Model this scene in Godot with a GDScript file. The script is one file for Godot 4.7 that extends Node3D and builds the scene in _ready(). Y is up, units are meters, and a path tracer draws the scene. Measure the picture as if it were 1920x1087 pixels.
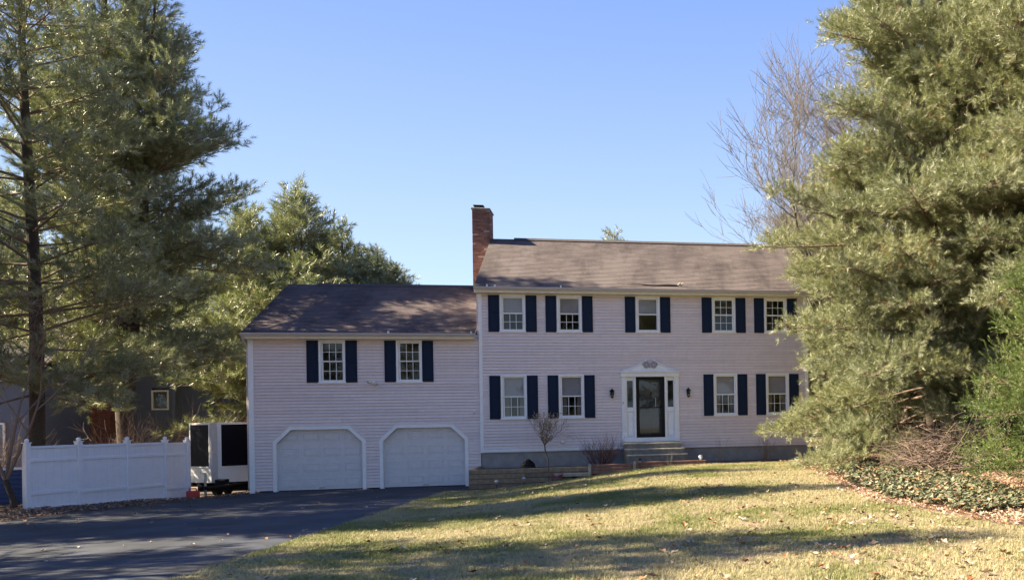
extends Node3D
# A pale mauve two-storey house with a lower garage wing, pines on both sides, lawn and driveway.
# World: x along the facade, y up (0 = garage floor), z towards the camera (0 = facade plane).

const ROW := 0.1016
var M := {}
var used := {}
var rng := RandomNumberGenerator.new()

# ------------------------------------------------------------------ mesh builder
class MB:
	var v := PackedVector3Array()
	var n := PackedVector3Array()
	var u := PackedVector2Array()
	var c := PackedColorArray()
	var idx := PackedInt32Array()
	var tint := Color(1, 1, 1)

	func vert(p: Vector3, nn: Vector3, uv: Vector2) -> int:
		v.append(p); n.append(nn); u.append(uv); c.append(tint)
		return v.size() - 1

	# corners run counter-clockwise seen from outside
	func quad(a: Vector3, b: Vector3, d: Vector3, e: Vector3, ua := Vector2(0, 0), ub := Vector2(1, 0), ud := Vector2(1, 1), ue := Vector2(0, 1)) -> void:
		var nn := (b - a).cross(e - a)
		if nn.length_squared() < 1e-14:
			nn = (d - b).cross(e - b)
		nn = nn.normalized()
		var i := vert(a, nn, ua); vert(b, nn, ub); vert(d, nn, ud); vert(e, nn, ue)
		idx.append_array(PackedInt32Array([i, i + 2, i + 1, i, i + 3, i + 2]))

	func tri(a: Vector3, b: Vector3, d: Vector3) -> void:
		var nn := (b - a).cross(d - a).normalized()
		var i := vert(a, nn, Vector2(a.x, a.y)); vert(b, nn, Vector2(b.x, b.y)); vert(d, nn, Vector2(d.x, d.y))
		idx.append_array(PackedInt32Array([i, i + 2, i + 1]))

	func box(p: Vector3, q: Vector3) -> MB:
		return xbox(Transform3D(), p, q)

	func xbox(t: Transform3D, p: Vector3, q: Vector3) -> MB:
		var k := []
		for i in 8:
			k.append(t * Vector3(q.x if i & 1 else p.x, q.y if i & 2 else p.y, q.z if i & 4 else p.z))
		quad(k[4], k[5], k[7], k[6]); quad(k[1], k[0], k[2], k[3])
		quad(k[5], k[1], k[3], k[7]); quad(k[0], k[4], k[6], k[2])
		quad(k[6], k[7], k[3], k[2]); quad(k[0], k[1], k[5], k[4])
		return self

	# box with chamfered front (+z) edges
	func bev(p: Vector3, q: Vector3, b: float) -> MB:
		var z := q.z - b
		var o := [Vector3(p.x, p.y, z), Vector3(q.x, p.y, z), Vector3(q.x, q.y, z), Vector3(p.x, q.y, z)]
		var f := [Vector3(p.x + b, p.y + b, q.z), Vector3(q.x - b, p.y + b, q.z), Vector3(q.x - b, q.y - b, q.z), Vector3(p.x + b, q.y - b, q.z)]
		var r := [Vector3(p.x, p.y, p.z), Vector3(q.x, p.y, p.z), Vector3(q.x, q.y, p.z), Vector3(p.x, q.y, p.z)]
		quad(f[0], f[1], f[2], f[3])
		quad(r[1], r[0], r[3], r[2])
		for i in 4:
			var j := (i + 1) % 4
			quad(o[i], o[j], f[j], f[i])
			quad(r[i], r[j], o[j], o[i])
		return self

	# extrude a polygon given in xy (counter-clockwise) from z0 to z1
	func prism(poly: PackedVector2Array, z0: float, z1: float) -> MB:
		if Geometry2D.is_polygon_clockwise(poly):
			poly.reverse()
		# Geometry2D's sense may be y-down; fix by the signed area
		var area := 0.0
		for i in poly.size():
			area += poly[i].cross(poly[(i + 1) % poly.size()])
		if area < 0.0:
			poly.reverse()
		var t := Geometry2D.triangulate_polygon(poly)
		for i in range(0, t.size(), 3):
			var a := poly[t[i]]; var b := poly[t[i + 1]]; var d := poly[t[i + 2]]
			if (b - a).cross(d - a) < 0.0:
				var s := b; b = d; d = s
			tri(Vector3(a.x, a.y, z1), Vector3(b.x, b.y, z1), Vector3(d.x, d.y, z1))
			tri(Vector3(a.x, a.y, z0), Vector3(d.x, d.y, z0), Vector3(b.x, b.y, z0))
		for i in poly.size():
			var a := poly[i]; var b := poly[(i + 1) % poly.size()]
			quad(Vector3(a.x, a.y, z0), Vector3(b.x, b.y, z0), Vector3(b.x, b.y, z1), Vector3(a.x, a.y, z1))
		return self

	func tube(pts: PackedVector3Array, rad: PackedFloat32Array, sides: int, cap := true) -> MB:
		var last := pts.size() - 1
		var d := (pts[1] - pts[0]).normalized()
		var x := d.cross(Vector3(0.31, 0.17, 0.93)).normalized()
		var first := v.size()
		var run := 0.0
		for i in pts.size():
			var t: Vector3
			if i == 0: t = pts[1] - pts[0]
			elif i == last: t = pts[last] - pts[last - 1]
			else: t = pts[i + 1] - pts[i - 1]
			t = t.normalized()
			x = (x - t * x.dot(t)).normalized()
			var y := t.cross(x)
			if i > 0: run += (pts[i] - pts[i - 1]).length()
			for k in sides + 1:
				var a := TAU * k / sides
				var nn := x * cos(a) + y * sin(a)
				vert(pts[i] + nn * rad[i], nn, Vector2(float(k) / sides, run))
		for i in last:
			for k in sides:
				var a := first + i * (sides + 1) + k
				var b := a + sides + 1
				idx.append_array(PackedInt32Array([a, b, a + 1, a + 1, b, b + 1]))
		if cap:
			for e in [0, last]:
				var o: int = first + e * (sides + 1)
				var m := vert(pts[e], d if e else -d, Vector2.ZERO)
				for k in sides:
					if e: idx.append_array(PackedInt32Array([m, o + k + 1, o + k]))
					else: idx.append_array(PackedInt32Array([m, o + k, o + k + 1]))
		return self

	# lathe around the y axis at p: profile of (radius, height)
	func lathe(p: Vector3, prof: Array, sides: int) -> MB:
		var first := v.size()
		for i in prof.size():
			var a0: Vector2 = prof[maxi(i - 1, 0)]
			var a1: Vector2 = prof[mini(i + 1, prof.size() - 1)]
			var sl := (a1 - a0).normalized()
			for k in sides + 1:
				var a := TAU * k / sides
				var dir := Vector3(cos(a), 0, sin(a))
				vert(p + dir * prof[i].x + Vector3(0, prof[i].y, 0), (dir * sl.y - Vector3(0, sl.x, 0)).normalized(), Vector2(float(k) / sides, prof[i].y))
		for i in prof.size() - 1:
			for k in sides:
				var a := first + i * (sides + 1) + k
				var b := a + sides + 1
				idx.append_array(PackedInt32Array([a, a + 1, b, a + 1, b + 1, b]))
		return self

	func mesh(m: Material, colors := false) -> ArrayMesh:
		var a := []
		a.resize(Mesh.ARRAY_MAX)
		a[Mesh.ARRAY_VERTEX] = v; a[Mesh.ARRAY_NORMAL] = n; a[Mesh.ARRAY_TEX_UV] = u; a[Mesh.ARRAY_INDEX] = idx
		if colors: a[Mesh.ARRAY_COLOR] = c
		var r := ArrayMesh.new()
		r.add_surface_from_arrays(Mesh.PRIMITIVE_TRIANGLES, a)
		r.surface_set_material(0, m)
		return r

# ------------------------------------------------------------------ scene helpers
func numbered(called: String) -> String:
	var k: int = used.get(called, 0)
	used[called] = k + 1
	return called if k == 0 else "%s_%03d" % [called, k]

func tag(o: Node, label: String, category: String, group := "") -> Node:
	o.set_meta("label", label); o.set_meta("category", category)
	if group: o.set_meta("group", group)
	return o

func thing(called: String, label: String, category: String, at := Vector3.ZERO, turn := 0.0, group := "") -> Node3D:
	var o := Node3D.new()
	o.name = numbered(called)
	add_child(o)
	o.position = at; o.rotation.y = turn
	tag(o, label, category, group)
	return o

func put(called: String, mesh: Mesh, parent: Node = null, at := Vector3.ZERO) -> MeshInstance3D:
	var o := MeshInstance3D.new()
	o.mesh = mesh
	o.position = at
	if parent:
		o.name = called
		parent.add_child(o, true)
	else:
		o.name = numbered(called)
		add_child(o)
	return o

func structure(called: String, mesh: Mesh) -> MeshInstance3D:
	var o := put(called, mesh)
	o.set_meta("kind", "structure")
	return o

func copies(called: String, mesh: Mesh, buf: PackedFloat32Array, parent: Node = null) -> MultiMeshInstance3D:
	var mm := MultiMesh.new()
	mm.transform_format = MultiMesh.TRANSFORM_3D
	mm.use_colors = true
	mm.mesh = mesh
	mm.instance_count = buf.size() / 16
	mm.buffer = buf
	var o := MultiMeshInstance3D.new()
	o.multimesh = mm
	if parent:
		o.name = called
		parent.add_child(o, true)
	else:
		o.name = numbered(called)
		add_child(o)
	return o

func lay(buf: PackedFloat32Array, b: Basis, p: Vector3, c: Color) -> void:
	buf.append_array(PackedFloat32Array([b.x.x, b.y.x, b.z.x, p.x, b.x.y, b.y.y, b.z.y, p.y, b.x.z, b.y.z, b.z.z, p.z, c.r, c.g, c.b, 1.0]))

func lin(r: float, g: float, b: float) -> Color:
	return Color(r, g, b).linear_to_srgb()

func mat(called: String, c: Color, rough := 0.7, tex: Texture2D = null, scale := 1.0) -> StandardMaterial3D:
	var m := StandardMaterial3D.new()
	m.albedo_color = c; m.roughness = rough
	if tex:
		m.albedo_texture = tex
		m.uv1_triplanar = true; m.uv1_world_triplanar = true
		m.uv1_scale = Vector3(scale, scale, scale)
	m.resource_name = called
	M[called] = m
	return m

func field(seed_: int, freq: float, oct: int, w: int, h: int) -> PackedByteArray:
	var f := FastNoiseLite.new()
	f.noise_type = FastNoiseLite.TYPE_SIMPLEX_SMOOTH
	f.seed = seed_; f.frequency = freq; f.fractal_octaves = oct
	return f.get_seamless_image(w, h).get_data()

# grey texture from fine and coarse noise, values lo..hi
func grey(seed_: int, fine: float, coarse: float, lo: float, hi: float, share := 0.5, s := 512) -> ImageTexture:
	var a := field(seed_, fine, 4, s, s)
	var b := field(seed_ + 7, coarse, 3, s, s)
	var o := PackedByteArray()
	o.resize(s * s)
	for i in s * s:
		o[i] = int(clampf(lo + (hi - lo) * (a[i] * share + b[i] * (1.0 - share)) / 255.0, 0, 1) * 255.0)
	var im := Image.create_from_data(s, s, false, Image.FORMAT_L8, o)
	im.convert(Image.FORMAT_RGB8)
	im.generate_mipmaps()
	return ImageTexture.create_from_image(im)

# two-colour texture
func duo(seed_: int, fine: float, coarse: float, c0: Color, c1: Color, share := 0.5, s := 512, gain := 1.6) -> ImageTexture:
	var a := field(seed_, fine, 4, s, s)
	var b := field(seed_ + 7, coarse, 3, s, s)
	var o := PackedByteArray()
	o.resize(s * s * 3)
	for i in s * s:
		var t := clampf(((a[i] * share + b[i] * (1.0 - share)) / 255.0 - 0.5) * gain + 0.5, 0, 1)
		o[i * 3] = int(lerpf(c0.r, c1.r, t) * 255.0)
		o[i * 3 + 1] = int(lerpf(c0.g, c1.g, t) * 255.0)
		o[i * 3 + 2] = int(lerpf(c0.b, c1.b, t) * 255.0)
	var im := Image.create_from_data(s, s, false, Image.FORMAT_RGB8, o)
	im.generate_mipmaps()
	return ImageTexture.create_from_image(im)

# asphalt shingles: tabs of slightly different tone, algae streaks and blotches; 12.2 m x 5.08 m
func shingle_texture() -> ImageTexture:
	var w := 1024; var h := 512
	var fine := field(31, 0.12, 3, w, h)
	var blot := field(33, 0.008, 4, w, h)
	var streak := field(35, 0.02, 3, w, w)
	var o := PackedByteArray()
	o.resize(w * h * 3)
	for y in h:
		var crs := int(y / (512.0 / 40.0))
		for x in w:
			var tab := int((x + (crs % 3) * 8.4 + (crs * 37 % 11)) / 25.2)
			var k := fposmod(sin(tab * 12.9898 + crs * 78.233) * 43758.5453, 1.0)
			var s: float = streak[(int(y * 0.16)) * w + x] / 255.0
			var b: float = blot[(y / 3) * w + x] / 255.0
			var g: float = fine[y * w + x] / 255.0
			var t := 0.84 + 0.15 * k + 0.16 * (g - 0.5) + 0.34 * (b - 0.5) - 0.46 * maxf(0.0, s - 0.58)
			var i := (y * w + x) * 3
			o[i] = int(clampf(t * 1.0, 0, 1) * 255)
			o[i + 1] = int(clampf(t * 0.975 + 0.02 * (b - 0.5), 0, 1) * 255)
			o[i + 2] = int(clampf(t * 0.985, 0, 1) * 255)
	var im := Image.create_from_data(w, h, false, Image.FORMAT_RGB8, o)
	im.generate_mipmaps()
	return ImageTexture.create_from_image(im)

func asphalt_texture() -> ImageTexture:
	# stones, worn patches and a few hairline cracks; 8.3 m square
	var s := 1024
	var fine := field(15, 0.3, 3, s, s)
	var coarse := field(16, 0.006, 4, s, s)
	var mask := field(18, 0.004, 3, s, s)
	var cell := FastNoiseLite.new()
	cell.noise_type = FastNoiseLite.TYPE_CELLULAR
	cell.cellular_return_type = FastNoiseLite.RETURN_DISTANCE2_SUB
	cell.seed = 12; cell.frequency = 0.006
	cell.domain_warp_enabled = true
	cell.domain_warp_amplitude = 24.0; cell.domain_warp_frequency = 0.02
	var cr := cell.get_seamless_image(s, s, false, false, 0.1, false).get_data()
	var o := PackedByteArray()
	o.resize(s * s)
	for i in s * s:
		var t := 0.72 + 0.34 * (fine[i] / 255.0 - 0.5) + 0.5 * (coarse[i] / 255.0 - 0.5)
		if cr[i] < 9 and mask[i] > 120: t *= 0.5
		o[i] = int(clampf(t, 0, 1) * 255.0)
	var im := Image.create_from_data(s, s, false, Image.FORMAT_L8, o)
	im.convert(Image.FORMAT_RGB8)
	im.generate_mipmaps()
	return ImageTexture.create_from_image(im)

func brick_texture() -> ImageTexture:
	# far-off brickwork: 2.08 m x 1.36 m
	var w := 512; var h := 512
	var fine := field(41, 0.09, 3, w, h)
	var o := PackedByteArray()
	o.resize(w * h * 3)
	for y in h:
		var row := int(y / 25.6)
		var fy := fposmod(y / 25.6, 1.0)
		for x in w:
			var xx := x / 51.2 + (0.5 if row % 2 else 0.0)
			var fx := fposmod(xx, 1.0)
			var k := fposmod(sin(floorf(fposmod(xx, 10.0)) * 12.9898 + row * 78.233) * 43758.5453, 1.0)
			var g: float = 0.85 + 0.3 * (fine[y * w + x] / 255.0 - 0.5)
			var i := (y * w + x) * 3
			var cc := Color(0.66, 0.38, 0.29).lerp(Color(0.52, 0.29, 0.22), k) if fx > 0.05 and fy > 0.14 else Color(0.6, 0.53, 0.47)
			o[i] = int(clampf(cc.r * g, 0, 1) * 255); o[i + 1] = int(clampf(cc.g * g, 0, 1) * 255); o[i + 2] = int(clampf(cc.b * g, 0, 1) * 255)
	var im := Image.create_from_data(w, h, false, Image.FORMAT_RGB8, o)
	im.generate_mipmaps()
	return ImageTexture.create_from_image(im)

func materials() -> void:
	var soft := grey(3, 0.03, 0.008, 0.92, 1.0)
	var grain := grey(5, 0.2, 0.012, 0.62, 1.05, 0.55)
	var patch := grey(9, 0.08, 0.01, 0.55, 1.05, 0.4)
	for i in 3:
		var k: float = [1.0, 0.955, 1.035][i]
		mat("siding%d" % i, lin(0.725 * k, 0.622 * k, 0.602 * k), 0.55, soft, 0.45)
	mat("white", lin(0.84, 0.83, 0.82), 0.45, soft, 0.6)
	mat("cream", lin(0.72, 0.66, 0.52), 0.5, soft, 0.6)
	mat("gutter", lin(0.50, 0.46, 0.45), 0.4, soft, 0.8)
	mat("carving", lin(0.36, 0.33, 0.35), 0.6)
	mat("shutter", lin(0.006, 0.016, 0.042), 0.6, soft, 0.9).metallic_specular = 0.3
	mat("door_white", lin(0.66, 0.63, 0.63), 0.45, soft, 0.5)
	mat("vinyl", lin(0.80, 0.79, 0.82), 0.35, soft, 0.5)
	mat("concrete", lin(0.34, 0.32, 0.30), 0.9, grey(51, 0.12, 0.015, 0.75, 1.02, 0.5), 0.35)
	mat("stone", lin(0.25, 0.24, 0.22), 0.85, grain, 0.9)
	mat("boulder", lin(0.11, 0.105, 0.10), 0.95, grain, 1.4)
	mat("tread", lin(0.42, 0.40, 0.34), 0.85, grain, 0.9)
	mat("black", lin(0.009, 0.009, 0.010), 0.6).metallic_specular = 0.3
	mat("storm", lin(0.010, 0.009, 0.008), 0.4).metallic_specular = 0.25
	mat("interior", lin(0.15, 0.135, 0.125), 0.9)
	mat("inner_door", lin(0.012, 0.012, 0.012), 0.6)
	mat("shade", lin(0.29, 0.28, 0.30), 0.8, soft, 0.7)
	mat("curtain", lin(0.22, 0.195, 0.18), 0.9)
	mat("metal", lin(0.4, 0.4, 0.4), 0.35).metallic = 0.9
	mat("red", lin(0.42, 0.03, 0.02), 0.45)
	mat("trailer_white", lin(0.74, 0.73, 0.7), 0.3, soft, 0.4)
	mat("trailer_black", lin(0.008, 0.008, 0.012), 0.3).metallic_specular = 0.12
	mat("rubber", lin(0.02, 0.02, 0.02), 0.8)
	mat("blue", lin(0.02, 0.05, 0.16), 0.5, soft, 0.5)
	mat("grey_siding", lin(0.10, 0.115, 0.135), 0.7, soft, 0.5)
	mat("blue_grey", lin(0.13, 0.15, 0.22), 0.6, soft, 0.5)
	mat("mortar", lin(0.30, 0.27, 0.25), 0.95, grain, 1.0)
	for i in 4:
		var c: Color = [lin(0.29, 0.135, 0.10), lin(0.21, 0.10, 0.085), lin(0.34, 0.17, 0.125), lin(0.50, 0.40, 0.35)][i]
		mat("brick%d" % i, c, 0.9, grain, 3.0)
	mat("timber0", lin(0.33, 0.245, 0.155), 0.9, grain, 0.9)
	mat("timber1", lin(0.25, 0.185, 0.125), 0.9, grain, 1.1)
	mat("timber2", lin(0.33, 0.17, 0.115), 0.85, grain, 1.0)
	mat("pale_wood", lin(0.5, 0.44, 0.33), 0.8, grain, 1.0)
	var sh := shingle_texture()
	for i in 2:
		var m := StandardMaterial3D.new()
		m.albedo_color = [lin(0.116, 0.098, 0.094), lin(0.098, 0.078, 0.078)][i]
		m.roughness = 0.92
		m.albedo_texture = sh
		m.uv1_scale = Vector3(1.0 / 12.2, 1.0 / 5.08, 1)
		m.uv1_offset = Vector3(0.0 if i == 0 else 0.37, 0.0 if i == 0 else 0.25, 0)
		M["shingle%d" % i] = m
	mat("ridge", lin(0.075, 0.062, 0.062), 0.9, grain, 1.0)
	var bt := brick_texture()
	var bm := mat("far_brick", lin(0.9, 0.86, 0.86), 0.9, bt, 1.0)
	bm.uv1_scale = Vector3(0.48, 0.735, 0.48)
	mat("asphalt", lin(0.040, 0.049, 0.070), 0.75, asphalt_texture(), 0.12)
	var gt := duo(19, 0.25, 0.03, Color(0.62, 0.62, 0.6), Color(1.0, 1.0, 1.0), 0.6)
	var gm := mat("ground", Color(1, 1, 1), 0.95, gt, 0.7)
	gm.vertex_color_use_as_albedo = true
	mat("soil", lin(0.055, 0.038, 0.028), 0.95, grain, 1.2)
	var bark := StandardMaterial3D.new()
	bark.albedo_color = lin(0.11, 0.082, 0.062)
	bark.roughness = 0.95
	bark.albedo_texture = grey(23, 0.09, 0.03, 0.45, 1.1, 0.6)
	bark.uv1_scale = Vector3(2, 0.5, 1)
	bark.heightmap_enabled = true
	bark.heightmap_texture = grey(25, 0.07, 0.03, 0, 1, 0.7)
	bark.heightmap_scale = 2.0
	M["bark"] = bark
	var bark2 := bark.duplicate() as StandardMaterial3D
	bark2.albedo_color = lin(0.26, 0.205, 0.165)
	M["bark_pale"] = bark2
	mat("twig", lin(0.17, 0.12, 0.09), 0.9)
	mat("twig_red", lin(0.12, 0.06, 0.05), 0.9)
	mat("dead_twig", lin(0.18, 0.13, 0.105), 0.9)
	mat("grey_twig", lin(0.15, 0.128, 0.112), 0.9)
	for k in ["needle", "leaf", "blade"]:
		var m := StandardMaterial3D.new()
		m.vertex_color_use_as_albedo = true
		m.roughness = {"needle": 0.4, "leaf": 0.65, "blade": 0.7}[k]
		m.backlight_enabled = true
		m.backlight = Color(0.55, 0.6, 0.4) if k != "leaf" else Color(0.3, 0.25, 0.2)
		m.cull_mode = BaseMaterial3D.CULL_DISABLED
		M[k] = m
	var g := StandardMaterial3D.new()
	g.transparency = BaseMaterial3D.TRANSPARENCY_ALPHA
	g.albedo_color = Color(0.1, 0.11, 0.12, 0.1)
	g.roughness = 0.02
	M["glass"] = g

# ------------------------------------------------------------------ terrain
func drive_left(z: float) -> float:
	return lerpf(-11.55, -13.5, smoothstep(0.0, 8.0, z))

func gh(x: float, z: float) -> float:
	var b := 0.02 * clampf(z - 1.0, 0, 29)
	var hz := 1.0 - smoothstep(2.5, 22.0, z)
	b += 0.62 * smoothstep(-4.9, 2.4, x) * hz
	b += 0.14 * smoothstep(5.5, 9.0, x)
	b -= 0.35 * smoothstep(-11.6, -13.4, x) * smoothstep(1.6, -1.0, z)
	b += 0.10 * smoothstep(-14.2, -16.0, x) * smoothstep(1.0, 4.0, z)
	b += 7.0 * smoothstep(-26.0, -75.0, z) + 6.0 * smoothstep(22.0, 65.0, x) * smoothstep(20.0, -5.0, z)
	return b

var fn := FastNoiseLite.new()

func noise(x: float, z: float, f: float, o := 0.0) -> float:
	return fn.get_noise_3d(x * f * 100.0, z * f * 100.0, o)

# where the lawn meets the tree bed on the right
func bed_edge(z: float) -> float:
	var pts := [Vector2(-5, 6.2), Vector2(0.6, 5.8), Vector2(6.6, 5.2), Vector2(10.4, 4.9), Vector2(12.5, 4.8), Vector2(14.0, 4.97), Vector2(15.0, 5.25), Vector2(16.3, 5.7), Vector2(17.6, 6.1), Vector2(22.0, 8.0), Vector2(60.0, 12.0)]
	for i in pts.size() - 1:
		if z < pts[i + 1].x:
			return lerpf(pts[i].y, pts[i + 1].y, clampf((z - pts[i].x) / (pts[i + 1].x - pts[i].x), 0, 1))
	return 12.0

func is_lawn(x: float, z: float) -> float:
	# 1 on the lawn, 0 off it
	var edge := bed_edge(z) + 0.25 * noise(x, z, 0.5)
	var l := smoothstep(edge + 0.25, edge - 0.25, x)
	l *= smoothstep(-5.6, -5.3, x + 0.2 * noise(x, z, 0.6, 3.0))
	l *= smoothstep(2.0, 2.5, z + 0.2 * noise(x, z, 0.6, 5.0) + 0.15)
	return l

func ground_color(x: float, z: float) -> Color:
	var n1 := noise(x, z, 0.35)
	var n2 := noise(x, z, 1.7, 9.0)
	var litter := Color(0.35, 0.235, 0.16).lerp(Color(0.24, 0.155, 0.105), clampf(0.5 + n2, 0, 1))
	var mulch_and_shade := Color(0.075, 0.05, 0.038).lerp(Color(0.13, 0.085, 0.06), clampf(0.5 + n2, 0, 1))
	var grass := Color(0.27, 0.225, 0.125).lerp(Color(0.15, 0.15, 0.055), clampf(0.5 + n1 * 1.5 + n2 * 0.3, 0, 1))
	grass = grass.lerp(Color(0.30, 0.22, 0.145), smoothstep(0.2, 0.42, noise(x, z, 1.1, 31.0)))
	var c := litter
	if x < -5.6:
		c = mulch_and_shade if x < -11 else litter
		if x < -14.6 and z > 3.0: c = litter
	else:
		c = litter.lerp(grass, is_lawn(x, z))
	if z < 2.2 and x > -5 and x < 7.0:
		c = c.lerp(mulch_and_shade, smoothstep(2.2, 1.5, z) if x > 2.5 else smoothstep(2.1, 1.9, z))
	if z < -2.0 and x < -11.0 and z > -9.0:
		c = mulch_and_shade  # dark tone here paints in the shade under and around the trailer
	elif z < -2.0:
		c = litter.lerp(Color(0.2, 0.17, 0.08), 0.4)
	return c

func terrain() -> void:
	var xs := PackedFloat32Array()
	var zs := PackedFloat32Array()
	var x := -150.0
	while x < 150.0:
		xs.append(x)
		x += 0.25 if x >= -18.0 and x < 13.0 else (1.0 if x >= -30.0 and x < 24.0 else 12.0)
	var z := -150.0
	while z < 90.0:
		zs.append(z)
		z += 0.25 if z >= -1.0 and z < 25.0 else (1.0 if z >= -24.0 and z < 36.0 else 12.0)
	var mb := MB.new()
	for j in zs.size():
		for i in xs.size():
			var px := xs[i]; var pz := zs[j]
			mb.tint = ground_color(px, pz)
			var e := 0.06
			var nn := Vector3(gh(px - e, pz) - gh(px + e, pz), 2 * e, gh(px, pz - e) - gh(px, pz + e)).normalized()
			mb.vert(Vector3(px, gh(px, pz) + 0.008 * noise(px, pz, 2.0, 20.0), pz), nn, Vector2(px, pz))
	var w := xs.size()
	for j in zs.size() - 1:
		for i in w - 1:
			var a := j * w + i
			# leave the house footprint out
			if xs[i] > -11.2 and xs[i + 1] < 6.4 and zs[j] > -7.3 and zs[j + 1] < -0.2:
				continue
			# behind the timber wall the bed is a body of its own
			if xs[i] > -4.4 and xs[i + 1] < -0.9 and zs[j] > -0.3 and zs[j + 1] < 1.75:
				continue
			mb.idx.append_array(PackedInt32Array([a, a + 1, a + w, a + 1, a + w + 1, a + w]))
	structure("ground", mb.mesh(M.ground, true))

	# driveway
	mb = MB.new()
	var rows := 90
	for j in rows + 1:
		var zz := -0.25 + j * 0.5
		var l := drive_left(zz) + 0.10 * noise(0.0, zz, 1.0, 40.0)
		var r := -5.15 + 0.14 * noise(3.0, zz, 1.9, 50.0)
		if zz < 1.6: r = -4.62
		for i in 17:
			var xx := lerpf(l, r, i / 16.0)
			mb.vert(Vector3(xx, gh(xx, zz) + 0.022 + (0.0 if i > 0 and i < 16 else -0.03), zz), Vector3(0, 1, 0), Vector2(xx, zz))
	for j in rows:
		for i in 16:
			var a := j * 17 + i
			mb.idx.append_array(PackedInt32Array([a, a + 1, a + 17, a + 1, a + 18, a + 17]))
	structure("driveway", mb.mesh(M.asphalt))

	# raised planting bed behind the timber wall
	mb = MB.new()
	mb.box(Vector3(-4.45, -0.2, -0.06), Vector3(-0.2, 0.585, 1.74))
	structure("planting_bed", mb.mesh(M.soil))

# ------------------------------------------------------------------ walls
# openings: [xl, xr, y0, y1, shoulder, inset] ; shoulder < 0 means a plain rectangle
func gaps_at(openings: Array, y: float) -> Array:
	var g := []
	for o in openings:
		if y > o[2] and y < o[3]:
			var k := 0.0
			if o[4] > 0.0 and y > o[4]: k = (y - o[4])
			g.append([o[0] + k, o[1] - k])
	g.sort_custom(func(a, b): return a[0] < b[0])
	return g

func spans(x0: float, x1: float, gaps: Array) -> Array:
	var s := []
	var x := x0
	for g in gaps:
		if g[0] > x: s.append([x, g[0]])
		x = maxf(x, g[1])
	if x < x1: s.append([x, x1])
	return s

var board_mesh := []

func front_wall(house: Node3D, called: String, x0: float, x1: float, y0: float, y1: float, z: float, openings: Array) -> void:
	var back := MB.new()
	var rows := int(ceil((y1 - y0) / ROW))
	var boards := []
	for r in rows:
		var y := y0 + r * ROW
		for s in spans(x0, x1, gaps_at(openings, y + ROW * 0.5)):
			back.box(Vector3(s[0], y, z - 0.16), Vector3(s[1], minf(y + ROW, y1 + 0.05), z - 0.002))
			var from: float = s[0]
			while s[1] - from > 4.4:
				var to := from + rng.randf_range(2.2, 3.66)
				boards.append([from, to + 0.012, y, r])
				from = to
			boards.append([from, s[1], y, r])
	var w := put(called, back.mesh(M.siding1), house)
	for b in boards:
		var o := put("clapboard", board_mesh[rng.randi() % 3], w, Vector3(b[0], b[2], z))
		o.rotation.z = rng.randf_range(-0.0005, 0.0005)
		o.scale = Vector3(b[1] - b[0], 1, 1)

func make_board_meshes() -> void:
	for i in 3:
		var mb := MB.new()
		# lapped profile: thick lower edge, thin top
		var p := [Vector2(-0.001, 0.004), Vector2(0.025, 0.0), Vector2(0.03, 0.004), Vector2(0.03, 0.014), Vector2(0.003, ROW + 0.004), Vector2(-0.001, ROW + 0.004)]
		for k in p.size():
			var a: Vector2 = p[k]; var b: Vector2 = p[(k + 1) % p.size()]
			mb.quad(Vector3(0, a.y, a.x), Vector3(1, a.y, a.x), Vector3(1, b.y, b.x), Vector3(0, b.y, b.x))
		for e in [0.0, 1.0]:
			for k in range(1, p.size() - 1):
				var q := [Vector3(e, p[0].y, p[0].x), Vector3(e, p[k].y, p[k].x), Vector3(e, p[k + 1].y, p[k + 1].x)]
				if e > 0.5: mb.tri(q[0], q[2], q[1])
				else: mb.tri(q[0], q[1], q[2])
		board_mesh.append(mb.mesh(M["siding%d" % i]))

# lapped gable wall seen edge-on, one mesh; slope: front/back eave height and ridge
func side_wall(house: Node3D, x: float, side: float, y0: float, ye: float, yr: float, zf: float, zb: float) -> void:
	var mb := MB.new()
	var zr := (zf + zb) / 2
	var y := y0
	while y < yr:
		var k := clampf((y - ye) / (yr - ye), 0, 1)
		var a := lerpf(zf, zr, k); var b := lerpf(zb, zr, k)
		if a - b < 0.1: break
		mb.quad(Vector3(x + side * 0.019, y, a if side > 0 else b), Vector3(x + side * 0.019, y, b if side > 0 else a), Vector3(x + side * 0.003, y + ROW, b if side > 0 else a), Vector3(x + side * 0.003, y + ROW, a if side > 0 else b))
		mb.box(Vector3(x - 0.1 if side > 0 else x, y, b), Vector3(x if side > 0 else x + 0.1, y + ROW, a))
		y += ROW
	put("gable_wall", mb.mesh(M.siding0), house)

func frame(mb: MB, x0: float, x1: float, y0: float, y1: float, t: float, z0: float, z1: float, b := 0.004) -> MB:
	mb.bev(Vector3(x0, y0, z0), Vector3(x0 + t, y1, z1), b)
	mb.bev(Vector3(x1 - t, y0, z0), Vector3(x1, y1, z1), b)
	mb.bev(Vector3(x0 + t, y1 - t, z0), Vector3(x1 - t, y1, z1 - 0.001), b)
	mb.bev(Vector3(x0 + t, y0, z0), Vector3(x1 - t, y0 + t, z1 - 0.001), b)
	return mb

var shared := {}

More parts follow.
